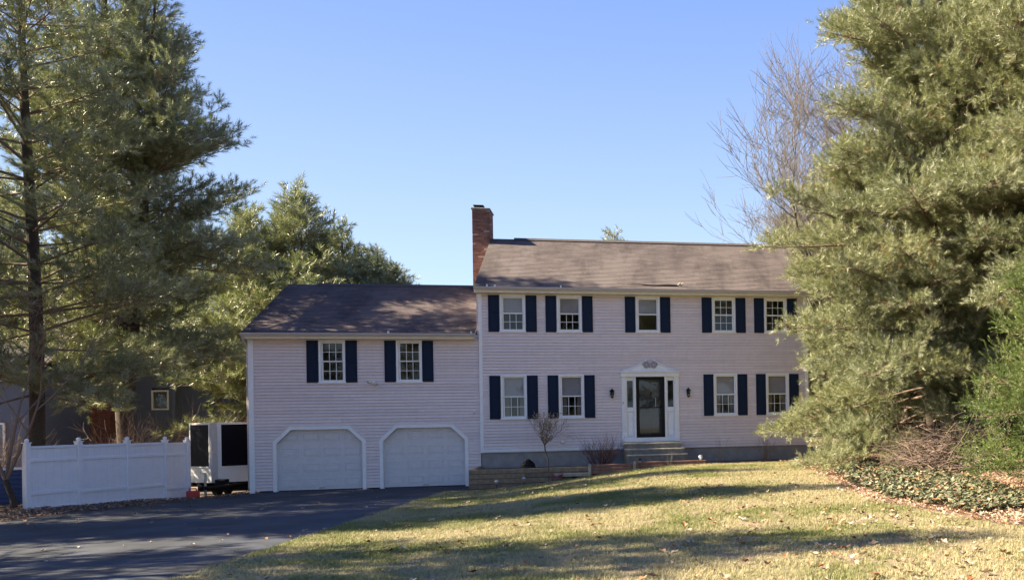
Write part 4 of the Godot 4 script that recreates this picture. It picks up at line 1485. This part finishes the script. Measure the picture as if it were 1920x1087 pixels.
func bare_branch(mb: MB, p: Vector3, d: Vector3, L: float, r: float, depth: int, o: Dictionary) -> void:
	var n := 4 if depth > 1 else 3
	var pts := PackedVector3Array([p]); var rad := PackedFloat32Array([r])
	var q := p; var dd := d
	for i in n:
		dd = (dd + Vector3(rng.randf_range(-1, 1), rng.randf_range(-0.6, 0.9), rng.randf_range(-1, 1)) * o.wander + Vector3(0, o.up, 0)).normalized()
		q += dd * L / n
		pts.append(q); rad.append(lerpf(r, r * 0.5, (i + 1.0) / n))
	mb.tube(pts, rad, 7 if r > 0.06 else (4 if r > 0.015 else 3), false)
	if depth == 0: return
	var kids: int = o.kids + (rng.randi() % 2)
	for i in kids:
		var k := rng.randf_range(0.35, 1.0) if i > 0 else 1.0
		var f := k * n
		var i0 := mini(int(f), n - 1)
		var at := pts[i0].lerp(pts[i0 + 1], f - i0)
		var base := (pts[i0 + 1] - pts[i0]).normalized()
		var ax := base.cross(Vector3(rng.randf() - 0.5, rng.randf() - 0.5, rng.randf() - 0.5)).normalized()
		var nd := base.rotated(ax, rng.randf_range(0.35, 0.85) if i > 0 else rng.randf_range(0.05, 0.3))
		bare_branch(mb, at, nd, L * rng.randf_range(0.6, 0.85), maxf(r * rng.randf_range(0.42, 0.6), o.rmin), depth - 1, o)

func bare_tree(called: String, label: String, cat: String, at: Vector3, o: Dictionary, group := "") -> Node3D:
	var t := thing(called, label, cat, at, 0.0, group)
	rng.seed = o.seed
	var mb := MB.new()
	var pts := PackedVector3Array(); var rad := PackedFloat32Array()
	for i in 7:
		var k := i / 6.0
		pts.append(Vector3(o.lean.x * k * k + 0.05 * sin(k * 5), -0.15 + (o.trunk + 0.15) * k, o.lean.z * k * k)); rad.append(o.r * lerpf(1.0 if i else 1.3, 0.7, k))
	mb.tube(pts, rad, 9)
	put("trunk", mb.mesh(M[o.bark]), t)
	mb = MB.new()
	var lf: int = o.get("leaders", 4)
	for i in lf:
		var a := TAU * i / lf + rng.randf() * 0.8
		var d := Vector3(cos(a) * o.open, 1.0, sin(a) * o.open).normalized()
		bare_branch(mb, pts[6] - Vector3(0, rng.randf() * o.trunk * o.get("low", 0.25), 0), d, o.L * rng.randf_range(0.8, 1.1), o.r * 0.5, o.depth, o)
	put("crown", mb.mesh(M[o.twig]), t)
	return t

func shrub(called: String, label: String, at: Vector3, o: Dictionary, group := "") -> Node3D:
	var t := thing(called, label, "shrub", at, 0.0, group)
	rng.seed = o.seed
	var mb := MB.new()
	for i in o.n:
		var a := rng.randf() * TAU
		var sp: float = o.spread * sqrt(rng.randf())
		var foot: Vector3 = Vector3(cos(a), 0, sin(a)) * o.foot * rng.randf()
		foot.y = -0.04
		bare_branch(mb, foot, Vector3(cos(a) * sp, 1.0, sin(a) * sp).normalized(), o.h * rng.randf_range(0.55, 1.0), o.r, o.depth, o)
	put("stems", mb.mesh(M[o.twig]), t)
	return t

func trees() -> void:
	var near := tuft(42, 0.15, 0.008, 0.19, 1.0, 11)
	var mid := tuft(30, 0.19, 0.013, 0.22, 0.95, 12)
	var far := tuft(18, 0.25, 0.024, 0.28, 0.95, 13)
	# --- right-hand pines
	var rp := {"H": 22.0, "hb": 0.75, "R": 5.5, "r0": 0.24, "seed": 101, "c0": Color(0.12, 0.142, 0.068), "c1": Color(0.285, 0.29, 0.145), "tuft": near, "step": 0.055, "sec": 0.12, "droop": 0.26, "el0": -0.02, "whorl": 0.36, "low": 0.95, "bare": 0.3, "pale": 0.4, "brown": 0.02, "gap": 0.05, "taper": 0.6}
	rp.shape = func(a, h):
		var k := 1.0
		if h < 3.4 and sin(a) > 0.35 and cos(a) > -0.35: k = 0.8
		if cos(a) < -0.1: k *= 0.94 - 0.22 * smoothstep(6.2, 8.2, h) + 0.10 * smoothstep(11.0, 13.5, h) - 0.1 * smoothstep(6.2, 5.2, h) * smoothstep(3.2, 4.2, h) + 0.04 * smoothstep(3.4, 2.4, h)
		return k
	var TA := make_pine("broad silvery green pine whose branches overlap the right end of the house", Vector3(9.15, gh(9.15, 6.0), 6.0), rp, "pine_tree", "tree")
	var rq := rp.duplicate()
	rq.merge({"H": 19.0, "seed": 115, "R": 3.6, "hb": 4.2, "bare": 0.25, "low": 0.8}, true)
	rq.erase("shape")
	make_pine("tall pine at the right edge standing nearer than the pine beside the house", Vector3(11.4, gh(11.4, 10.6), 10.6), rq)
	copy_tree(TA, "pine behind the two right-hand pines, filling the gap between their crowns", Vector3(14.6, gh(14, 3), 1.5), 2.1, 1.0)
	copy_tree(TA, "dense pine just right of the pine that overlaps the house", Vector3(12.6, gh(12.6, 7.0), 7.0), 3.6, 0.93)
	# --- left pines
	var lp := {"H": 21.0, "hb": 4.6, "R": 3.85, "r0": 0.30, "seed": 201, "c0": Color(0.12, 0.142, 0.068), "c1": Color(0.285, 0.29, 0.145), "tuft": mid, "step": 0.09, "sec": 0.18, "droop": 0.16, "el0": 0.0, "el1": 0.95, "whorl": 0.45, "bare": 0.34, "pale": 0.4, "gap": 0.2, "taper": 0.78, "low": 0.85,
		"stems": [[Vector3.ZERO, Vector3(-0.5, 0, 0.2), 0.0, 20.5, 1.0], [Vector3(0.25, 0, 0.1), Vector3(1.3, 0, 0.5), 2.9, 18.0, 0.66], [Vector3(-0.1, 0, -0.2), Vector3(0.5, 0, -1.0), 2.6, 19.5, 0.6]]}
	lp.shape = func(a, h): return 0.72 if h > 5.0 and h < 10.5 and sin(a) > 0.15 else 1.0
	var T1 := make_pine("tall pine behind the white fence whose trunk forks into several stems", Vector3(-17.3, 0, -4.9), lp)
	var l2 := lp.duplicate()
	l2.erase("shape")
	l2.merge({"H": 19.0, "seed": 233, "hb": 3.2, "R": 4.0, "r0": 0.21}, true)
	l2.stems = [[Vector3.ZERO, Vector3(-0.4, 0, -0.3), 0.0, 20.0, 1.0]]
	var T2 := make_pine("dark straight-trunked pine at the left edge behind the white fence", Vector3(-17.1, 0, 0.2), l2)
	# pine beyond the garage roof
	var bp := {"H": 13.2, "hb": 1.6, "R": 5.0, "r0": 0.2, "seed": 301, "c0": Color(0.12, 0.142, 0.068), "c1": Color(0.285, 0.29, 0.145), "tuft": far, "step": 0.11, "sec": 0.2, "droop": 0.05, "el0": 0.1, "el1": 1.0, "whorl": 0.38, "bare": 0.25, "pale": 0.4, "low": 0.9, "taper": 0.95,
		"stems": [[Vector3.ZERO, Vector3(0.2, 0, 0.1), 0.0, 13.2, 1.0], [Vector3(-0.1, 0, 0), Vector3(-1.6, 0, 0.4), 2.0, 11.8, 0.7]]}
	var T3 := make_pine("bushy sunlit pine rising behind the garage roof", Vector3(-14.9, 0, -14.0), bp)
	copy_tree(T3, "lower pine behind the garage ridge close to the chimney", Vector3(-11.6, 0, -15.5), 2.2, 0.80)
	copy_tree(T3, "pine between the tallest pine behind the garage and its lowest one", Vector3(-13.0, 0, -16.0), 4.0, 0.90)
	copy_tree(T3, "pine whose tip alone shows above the main roof ridge", Vector3(-0.55, 0, -24.5), 1.0, 1.03)
	# pines that stand outside the frame on the left and shade drive and lawn
	copy_tree(T2, "pine beside the driveway just outside the left edge of the picture", Vector3(-19.8, 0.1, 5.0), 1.3, 0.98)
	copy_tree(T1, "forked pine left of the driveway outside the picture", Vector3(-18.0, 0.2, 10.4), 2.6, 0.90)
	copy_tree(T2, "pine nearest the road left of the driveway outside the picture", Vector3(-16.6, 0.3, 17.6), 4.0, 0.86)
	copy_tree(T2, "tall pine further left than the fence pines, outside the picture", Vector3(-25.5, 0, 2.0), 0.7, 1.1)
	# wood behind the neighbouring house
	copy_tree(T3, "background pine behind the neighbouring house, left of its chimney", Vector3(-33.0, 0, -24.0), 0.4, 1.15)
	copy_tree(T3, "background pine between the two neighbouring buildings", Vector3(-27.5, 0, -27.0), 3.4, 1.2)
	copy_tree(T3, "background pine behind the trailer", Vector3(-19.5, 0, -25.0), 5.0, 1.0)
	for b in [[Vector3(17.0, 0.6, -9.0), "background pine behind the right-hand pines, nearest the house"], [Vector3(12.5, 0.6, -22.0), "background pine behind the leafless tree"], [Vector3(24.0, 0.6, -14.0), "background pine far right behind the right-hand pines"], [Vector3(20.0, 0.6, -27.0), "background pine furthest back on the right"]]:
		copy_tree(T3, b[1], b[0], b[0].x, 1.15)
	# wood across the street, mirrored in the window glass
	copy_tree(T2, "pine across the street behind the camera, furthest left", Vector3(-17.0, 0.5, 52.0), 0.3, 0.95)
	copy_tree(T3, "bushy pine across the street behind the camera", Vector3(-5.0, 0.5, 50.0), 1.9, 1.0)
	copy_tree(T2, "pine across the street straight behind the camera", Vector3(4.0, 0.5, 55.0), 2.5, 0.9)
	copy_tree(T3, "bushy pine across the street on the right behind the camera", Vector3(14.0, 0.5, 51.0), 4.5, 1.05)
	copy_tree(T2, "pine across the street behind the camera, furthest right", Vector3(26.0, 0.5, 50.0), 5.2, 1.0)
	# bright spruce at the right edge
	var spray := tuft(40, 0.06, 0.009, 0.2, 1.0, 21)
	var sp := {"H": 5.2, "hb": 0.25, "R": 1.75, "r0": 0.09, "seed": 401, "c0": Color(0.075, 0.12, 0.032), "c1": Color(0.165, 0.21, 0.06), "tuft": spray, "step": 0.05, "sec": 0.08, "droop": 0.05, "el0": -0.05, "el1": 0.4, "whorl": 0.24, "bare": 0.1, "low": 1.0, "taper": 0.9, "lmax": 0.6, "size": 0.8}
	make_pine("small bright green spruce at the right edge of the picture", Vector3(8.35, gh(8.35, 14.6), 14.6), sp, "spruce_tree")
	# bare trees
	bare_tree("bare_tree", "tall leafless tree behind the right end of the main roof", "tree", Vector3(11.2, 0.5, -9.0), {"seed": 501, "r": 0.26, "trunk": 6.0, "lean": Vector3(-0.3, 0, 0), "bark": "bark_pale", "twig": "grey_twig", "L": 4.4, "open": 0.75, "depth": 6, "kids": 3, "wander": 0.17, "up": 0.05, "rmin": 0.010, "leaders": 8, "low": 0.5})
	bare_tree("leaning_tree", "slim leaning tree with a forked trunk at the left end of the fence", "tree", Vector3(-15.25, gh(-15.25, 4.4), 4.4), {"seed": 515, "r": 0.085, "trunk": 0.75, "lean": Vector3(-0.08, 0, 0), "bark": "bark", "twig": "twig", "L": 2.3, "open": 0.38, "depth": 5, "kids": 2, "wander": 0.13, "up": 0.05, "rmin": 0.006, "leaders": 3, "low": 0.1})
	for b in [[Vector3(-21.0, 0, -19.0), 521, "leafless woodland tree behind the trailer, left one"], [Vector3(-16.0, 0, -22.0), 527, "leafless woodland tree behind the trailer, right one"], [Vector3(-29.0, 0, -20.0), 531, "leafless woodland tree behind the brick chimney"]]:
		bare_tree("bare_tree", b[2], "tree", b[0], {"seed": b[1], "r": 0.16, "trunk": 2.6, "lean": Vector3(0.2, 0, 0), "bark": "bark_pale", "twig": "dead_twig", "L": 3.0, "open": 0.6, "depth": 5, "kids": 2, "wander": 0.17, "up": 0.06, "rmin": 0.012, "leaders": 5, "low": 0.4}, "woodland trees behind the trailer")
	for b in [[Vector3(-17.2, 0, -10.5), 541, "tangled brown undergrowth shrub between neighbour house and trailer"], [Vector3(-15.2, 0, -9.5), 542, "tangled brown undergrowth shrub directly behind the trailer"], [Vector3(-18.6, 0, -12.3), 543, "brown undergrowth shrub at the corner of the neighbouring house"], [Vector3(-16.6, 0, -3.0), 545, "brown undergrowth shrub right behind the white fence"], [Vector3(-22.2, 0, -6.5), 546, "brown undergrowth shrub in front of the blue-grey building"], [Vector3(9.4, 0.6, 0.8), 547, "brown undergrowth shrub at the right end of the house"], [Vector3(12.0, 0.7, 3.0), 548, "brown undergrowth shrub behind the right-hand pine trunk"], [Vector3(14.0, 0.7, 7.0), 549, "brown undergrowth shrub behind the brush pile"]]:
		shrub("undergrowth_shrub", b[2], b[0], {"seed": b[1], "n": 26, "spread": 0.9, "foot": 0.7, "h": 1.25, "r": 0.018, "depth": 3, "kids": 2, "wander": 0.2, "up": 0.05, "rmin": 0.007, "twig": "dead_twig"}, "undergrowth behind the trailer")
	# front bed plants
	var ct := bare_tree("weeping_cherry", "small grafted ornamental tree with pale buds in the bed under the lower left windows", "tree", Vector3(-2.33, 0.585, 1.05), {"seed": 551, "r": 0.028, "trunk": 0.78, "lean": Vector3(-0.02, 0, 0), "bark": "bark_pale", "twig": "twig", "L": 0.42, "open": 0.85, "depth": 4, "kids": 2, "wander": 0.2, "up": 0.06, "rmin": 0.004, "leaders": 7, "low": 0.08})
	var bud := tuft(6, 0.042, 0.028, 0.012, 0.9, 31)
	var bb := PackedFloat32Array()
	for i in 560:
		var a := rng.randf() * TAU
		var hh := rng.randf()
		var rr := lerpf(0.12, 0.52, pow(hh, 0.8)) * sqrt(rng.randf())
		add_tuft(bb, Vector3(cos(a) * rr, 0.85 + hh * 0.95, sin(a) * rr), Vector3(rng.randf() - 0.5, 1, rng.randf() - 0.5).normalized(), rng.randf_range(0.6, 1.1), Color(0.30, 0.22, 0.18).lerp(Color(0.42, 0.38, 0.22), rng.randf()))
	copies("buds", bud, bb, ct).set_meta("kind", "stuff")
	shrub("barberry_shrub", "reddish leafless shrub left of the front steps", Vector3(-0.62, 0.585, 0.75), {"seed": 561, "n": 52, "spread": 0.8, "foot": 0.25, "h": 0.58, "r": 0.012, "depth": 2, "kids": 2, "wander": 0.15, "up": 0.04, "rmin": 0.004, "twig": "twig_red"})
	shrub("upright_shrub", "tan leafless upright shrub under the rightmost lower windows", Vector3(4.95, gh(4.95, 0.8), 0.8), {"seed": 571, "n": 24, "spread": 0.3, "foot": 0.25, "h": 0.45, "r": 0.009, "depth": 2, "kids": 1, "wander": 0.1, "up": 0.08, "rmin": 0.004, "twig": "dead_twig"})
	shrub("thin_shrub", "sparse thin twigs growing between the steps and the tan shrub", Vector3(3.35, gh(3.35, 0.8), 0.8), {"seed": 573, "n": 7, "spread": 0.3, "foot": 0.15, "h": 0.5, "r": 0.006, "depth": 2, "kids": 1, "wander": 0.12, "up": 0.08, "rmin": 0.003, "twig": "dead_twig"})
	shrub("grass_twigs", "few thin pale twigs standing in front of the front steps", Vector3(1.55, gh(1.55, 2.25), 2.25), {"seed": 575, "n": 5, "spread": 0.2, "foot": 0.1, "h": 0.35, "r": 0.006, "depth": 1, "kids": 1, "wander": 0.1, "up": 0.1, "rmin": 0.003, "twig": "pale_wood"})

	# brush pile and boulder under the right-hand pines
	var t := thing("brush_pile", "heap of dead brown branches under the right-hand pines", "brush pile", Vector3(8.25, gh(8.25, 9.4), 9.4))
	rng.seed = 601
	var mb := MB.new()
	for i in 620:
		var a := rng.randf() * TAU
		var r := 1.25 * sqrt(rng.randf())
		var y := rng.randf() * 1.55 * (1.0 - r / 1.6)
		var p := Vector3(cos(a) * r, y, sin(a) * r)
		var b := rng.randf() * TAU
		bare_branch(mb, p, Vector3(cos(b), rng.randf_range(-0.15, 0.5), sin(b)).normalized(), rng.randf_range(0.3, 0.9), rng.randf_range(0.006, 0.016), 1, {"wander": 0.18, "up": -0.02, "kids": 1, "rmin": 0.004})
	put("twigs", mb.mesh(M.dead_twig), t).set_meta("kind", "stuff")
	for k in 7:
		mb = MB.new()
		var p := Vector3(rng.randf_range(-1.3, 0.7), rng.randf_range(0.05, 0.5), rng.randf_range(0.2, 1.1))
		var d := Vector3(rng.randf_range(-1, 1), rng.randf_range(0.1, 0.9), rng.randf_range(-0.4, 0.4)).normalized()
		mb.tube(PackedVector3Array([p, p + d * 0.45 + Vector3(0, 0.05, 0), p + d * 0.9, p + d * 1.3 + Vector3(0.1, 0.15, 0)]), PackedFloat32Array([0.028, 0.024, 0.018, 0.01]), 6)
		put("dead_bough", mb.mesh(M.bark_pale), t)
	t = thing("boulder", "dark grey rounded boulder half buried in the brush pile", "rock", Vector3(8.75, gh(8.75, 9.9), 9.9))
	var sm := SphereMesh.new()
	sm.radius = 0.42; sm.height = 0.84; sm.radial_segments = 32; sm.rings = 16
	var arr := sm.get_mesh_arrays()
	var vv: PackedVector3Array = arr[Mesh.ARRAY_VERTEX]
	for i in vv.size():
		vv[i] *= 1.0 + 0.55 * fn.get_noise_3d(vv[i].x * 130, vv[i].y * 130, vv[i].z * 130)
		vv[i].y = vv[i].y * 0.8 + 0.16
	arr[Mesh.ARRAY_VERTEX] = vv
	var am := ArrayMesh.new()
	am.add_surface_from_arrays(Mesh.PRIMITIVE_TRIANGLES, arr)
	var st := SurfaceTool.new()
	st.create_from(am, 0)
	st.generate_normals()
	am = st.commit()
	am.surface_set_material(0, M.boulder)
	put("stone", am, t)

func flat_leaf(size: float, lobes: int, seed_: int, curl: float, m: Material) -> ArrayMesh:
	var r := RandomNumberGenerator.new()
	r.seed = seed_
	var rim := PackedVector3Array()
	var n := 14
	for i in n:
		var a := TAU * i / n
		var k := 0.5 + 0.22 * cos(a * lobes) + 0.08 * r.randf()
		var p := Vector3(cos(a) * k * size * 0.62, 0, sin(a) * k * size)
		p.y = curl * (absf(p.x) / size) * size + curl * 0.6 * p.z * p.z / size
		rim.append(p)
	var v := PackedVector3Array()
	for i in n:
		v.append(Vector3(0, 0.0, 0)); v.append(rim[i]); v.append(rim[(i + 1) % n])
	var arr := []
	arr.resize(Mesh.ARRAY_MAX)
	arr[Mesh.ARRAY_VERTEX] = v
	var mm := ArrayMesh.new()
	mm.add_surface_from_arrays(Mesh.PRIMITIVE_TRIANGLES, arr)
	mm.surface_set_material(0, m)
	return mm

func stuff(o: Node, label: String, category: String) -> void:
	tag(o, label, category)
	o.set_meta("kind", "stuff")

func leaf_color() -> Color:
	var k := rng.randf()
	if k < 0.5: return Color(0.29, 0.205, 0.125).lerp(Color(0.40, 0.31, 0.215), rng.randf())
	if k < 0.85: return Color(0.26, 0.125, 0.05).lerp(Color(0.31, 0.18, 0.09), rng.randf())
	return Color(0.12, 0.065, 0.04)

func ground_cover() -> void:
	rng.seed = 701
	# blades of the dormant lawn
	var r := RandomNumberGenerator.new()
	r.seed = 5
	var v := PackedVector3Array()
	for i in 13:
		var a := r.randf() * TAU
		var p := Vector3(r.randf_range(-0.06, 0.06), -0.004, r.randf_range(-0.06, 0.06))
		var lean := r.randf_range(0.3, 1.3)
		var d := Vector3(cos(a) * sin(lean), cos(lean), sin(a) * sin(lean)) * r.randf_range(0.035, 0.065)
		var s := Vector3(-sin(a), 0, cos(a)) * 0.0035
		v.append(p - s); v.append(p + d); v.append(p + s)
	var arr := []
	arr.resize(Mesh.ARRAY_MAX)
	arr[Mesh.ARRAY_VERTEX] = v
	var gm := ArrayMesh.new()
	gm.add_surface_from_arrays(Mesh.PRIMITIVE_TRIANGLES, arr)
	gm.surface_set_material(0, M.blade)
	var buf := PackedFloat32Array()
	var total := 90000
	for i in total:
		var z := 2.2 + 22.5 * pow(rng.randf(), 0.75)
		var x := rng.randf_range(-5.32, 7.0)
		if is_lawn(x, z) < 0.35 + 0.3 * rng.randf(): continue
		var n1 := noise(x, z, 0.35)
		var n2 := noise(x, z, 1.7, 9.0)
		var green := clampf(0.44 + n1 * 1.7 + n2 * 0.5 + rng.randf_range(-0.3, 0.3), 0, 1)
		var c := Color(0.39, 0.335, 0.195).lerp(Color(0.18, 0.195, 0.055), green)
		var bare := noise(x, z, 1.1, 31.0)
		if bare > 0.3 and rng.randf() < 0.75: continue
		var s := rng.randf_range(0.7, 1.3) * (1.0 + 0.5 * clampf(noise(x, z, 2.3, 17.0), -0.5, 0.8))
		lay(buf, Basis(Vector3.UP, rng.randf() * TAU).scaled(Vector3(s, s * rng.randf_range(0.7, 1.3), s)), Vector3(x, gh(x, z), z), c)
	stuff(copies("lawn_grass", gm, buf), "short dormant yellow-green lawn grass in front of the house", "grass")
	# leaves lying on the lawn
	var oak := flat_leaf(0.095, 4, 3, 0.6, M.leaf)
	buf = PackedFloat32Array()
	for i in 2600:
		var z := 3.0 + 21.0 * pow(rng.randf(), 0.7)
		var x := rng.randf_range(-5.1, 6.4)
		var w := 0.12 + 0.6 * smoothstep(-1.0, 4.0, x) * smoothstep(8.0, 17.0, z) + 0.9 * noise(x, z, 0.9, 77.0)
		if rng.randf() > w: continue
		var b := Basis(Vector3.UP, rng.randf() * TAU) * Basis(Vector3(1, 0, 0), rng.randf_range(-0.5, 0.5)) * Basis(Vector3(0, 0, 1), rng.randf_range(-0.5, 0.5))
		var s := rng.randf_range(0.55, 1.15)
		lay(buf, b.scaled(Vector3(s, s, s)), Vector3(x, gh(x, z) + 0.035 + 0.02 * rng.randf(), z), leaf_color())
	stuff(copies("lawn_leaves", oak, buf), "dry tan and brown leaves scattered over the lawn", "leaves")
	# litter in the tree bed on the right, along the bed edge, by the fence
	buf = PackedFloat32Array()
	for i in 15000:
		var z := rng.randf_range(1.8, 22.0)
		var x := bed_edge(z) - 0.45 + 6.0 * pow(rng.randf(), 1.5)
		if is_lawn(x, z) > 0.25 + 0.5 * rng.randf(): continue
		var b := Basis(Vector3.UP, rng.randf() * TAU) * Basis(Vector3(1, 0, 0), rng.randf_range(-0.6, 0.6))
		var s := rng.randf_range(0.45, 1.0)
		var c := leaf_color().lerp(Color(0.44, 0.30, 0.215), 0.6)
		lay(buf, b.scaled(Vector3(s, s, s)), Vector3(x, gh(x, z) + 0.015 + 0.025 * rng.randf(), z), c)
	stuff(copies("bed_litter", oak, buf), "pinkish tan leaf litter around the tree bed on the right", "leaves")
	buf = PackedFloat32Array()
	for i in 5200:
		var z := rng.randf_range(-1.5, 13.0)
		var l := drive_left(z)
		var x := l + 0.15 - rng.randf() * 3.4
		if x > -11.6 and z < 0.0: continue
		var b := Basis(Vector3.UP, rng.randf() * TAU) * Basis(Vector3(1, 0, 0), rng.randf_range(-0.6, 0.6))
		var s := rng.randf_range(0.4, 0.9)
		lay(buf, b.scaled(Vector3(s, s, s)), Vector3(x, gh(x, z) + 0.02 + 0.02 * rng.randf(), z), leaf_color().lerp(Color(0.14, 0.085, 0.055), 0.55))
	stuff(copies("fence_litter", oak, buf), "dark leaf litter along the foot of the white fence", "leaves")
	buf = PackedFloat32Array()
	for i in 130:
		var z := rng.randf_range(0.6, 20.0)
		var x := lerpf(drive_left(z), -5.2, pow(rng.randf(), 0.6) if rng.randf() < 0.6 else rng.randf() * 0.25)
		var b := Basis(Vector3.UP, rng.randf() * TAU) * Basis(Vector3(1, 0, 0), rng.randf_range(-0.4, 0.4))
		var s := rng.randf_range(0.5, 1.0)
		lay(buf, b.scaled(Vector3(s, s, s)), Vector3(x, gh(x, z) + 0.04, z), leaf_color())
	stuff(copies("driveway_leaves", oak, buf), "few dry leaves blown along the driveway", "leaves")
	# ivy
	var ivy := flat_leaf(0.085, 3, 9, 0.15, M.leaf)
	buf = PackedFloat32Array()
	for i in 16000:
		var z := rng.randf_range(6.2, 16.2)
		var lo := bed_edge(z) + 0.42 + 0.3 * noise(0, z, 0.8, 60.0) + 0.8 * smoothstep(8.5, 6.2, z)
		var hi := lerpf(7.0, 7.7, smoothstep(6.2, 9.5, z)) + 0.3 * noise(5, z, 0.8, 64.0)
		if hi < lo: continue
		var x := rng.randf_range(lo, hi)
		if noise(x, z, 1.5, 62.0) > 0.42: continue
		var b := Basis(Vector3.UP, rng.randf() * TAU) * Basis(Vector3(1, 0, 0), rng.randf_range(-0.7, 0.7)) * Basis(Vector3(0, 0, 1), rng.randf_range(-0.5, 0.5))
		var s := rng.randf_range(0.6, 1.2)
		var c := Color(0.05, 0.068, 0.032).lerp(Color(0.15, 0.16, 0.09), rng.randf())
		if rng.randf() < 0.22: c = leaf_color()
		lay(buf, b.scaled(Vector3(s, s, s)), Vector3(x, gh(x, z) + 0.04 + 0.13 * rng.randf(), z), c)
	stuff(copies("ivy_patch", ivy, buf), "dark green ivy ground cover in the tree bed on the right", "ivy")
	# single large leaves in the foreground
	var group := "large fallen leaves on the near lawn"
	var shapes := [flat_leaf(0.125, 3, 13, 0.6, M.leaf), flat_leaf(0.115, 4, 14, 0.9, M.leaf)]
	var leaf_mats := []
	for c in [lin(0.31, 0.22, 0.14), lin(0.28, 0.115, 0.04), lin(0.40, 0.32, 0.24), lin(0.13, 0.07, 0.04)]:
		var m := StandardMaterial3D.new()
		m.albedo_color = c
		m.roughness = 0.65
		leaf_mats.append(m)
	for i in 60:
		var z := rng.randf_range(14.5, 22.0)
		var x := rng.randf_range(-2.5, 4.6) if i % 4 == 0 else rng.randf_range(0.8, 4.8)
		var o := MeshInstance3D.new()
		o.mesh = shapes[i % 2]
		var k: int = [0, 1, 2, 0, 3, 1, 2][i % 7]
		o.material_override = leaf_mats[k]
		o.name = numbered("fallen_leaf")
		add_child(o)
		o.transform = Transform3D(Basis(Vector3.UP, rng.randf() * TAU) * Basis(Vector3(1, 0, 0), rng.randf_range(-0.35, 0.35)), Vector3(x, gh(x, z) + 0.035, z))
		tag(o, ["large tan curled leaf", "large rust-orange curled leaf", "large pale curled leaf", "large dark brown curled leaf"][k] + " lying on the near lawn", "leaf", group)

# ------------------------------------------------------------------
func _ready() -> void:
	# camera: level lens shifted right and up, slight roll, as the photograph's vanishing points give it
	var cam := Camera3D.new()
	cam.name = "camera"
	cam.projection = Camera3D.PROJECTION_FRUSTUM
	cam.near = 0.1; cam.far = 600.0
	cam.size = 0.1 * 1087.0 / 1600.0
	cam.frustum_offset = Vector2(0.1 * (960.0 - 1503.7) / 1600.0, 0.1 * (775.4 - 543.5) / 1600.0)
	add_child(cam)
	cam.position = Vector3(0, 2.235, 30)
	cam.rotation = Vector3(0, -0.210727, -0.0163892)
	cam.current = true
	# sky and sun
	var sky := ProceduralSkyMaterial.new()
	sky.sky_top_color = lin(0.033, 0.070, 0.200)
	sky.sky_horizon_color = lin(0.215, 0.275, 0.308)
	sky.sky_curve = 0.2
	sky.ground_bottom_color = lin(0.10, 0.09, 0.07)
	sky.ground_horizon_color = lin(0.30, 0.33, 0.36)
	sky.sun_angle_max = 12.0
	var env := Environment.new()
	env.background_mode = Environment.BG_SKY
	env.sky = Sky.new()
	env.sky.sky_material = sky
	env.tonemap_mode = Environment.TONE_MAPPER_LINEAR
	env.tonemap_exposure = 4.6
	env.sdfgi_enabled = true; env.ssao_enabled = true; env.ssil_enabled = true
	var we := WorldEnvironment.new()
	we.name = "environment"
	we.environment = env
	add_child(we)
	var sun := DirectionalLight3D.new()
	sun.name = "sun"
	sun.light_color = Color(1.0, 0.93, 0.80)
	sun.light_energy = 1.6
	sun.light_angular_distance = 0.5
	sun.shadow_enabled = true
	add_child(sun)
	var el := deg_to_rad(39.0); var back := deg_to_rad(2.0)
	var to_sun := Vector3(-cos(el) * cos(back), sin(el), -cos(el) * sin(back))
	sun.look_at_from_position(to_sun * 100.0, Vector3.ZERO, Vector3.UP)

	rng.seed = 1
	fn.noise_type = FastNoiseLite.TYPE_SIMPLEX_SMOOTH
	fn.seed = 4
	fn.frequency = 0.01
	fn.fractal_octaves = 3
	materials()
	terrain()
	build_house()
	neighbours()
	fence()
	trailer()
	trees()
	small_things()
	ground_cover()
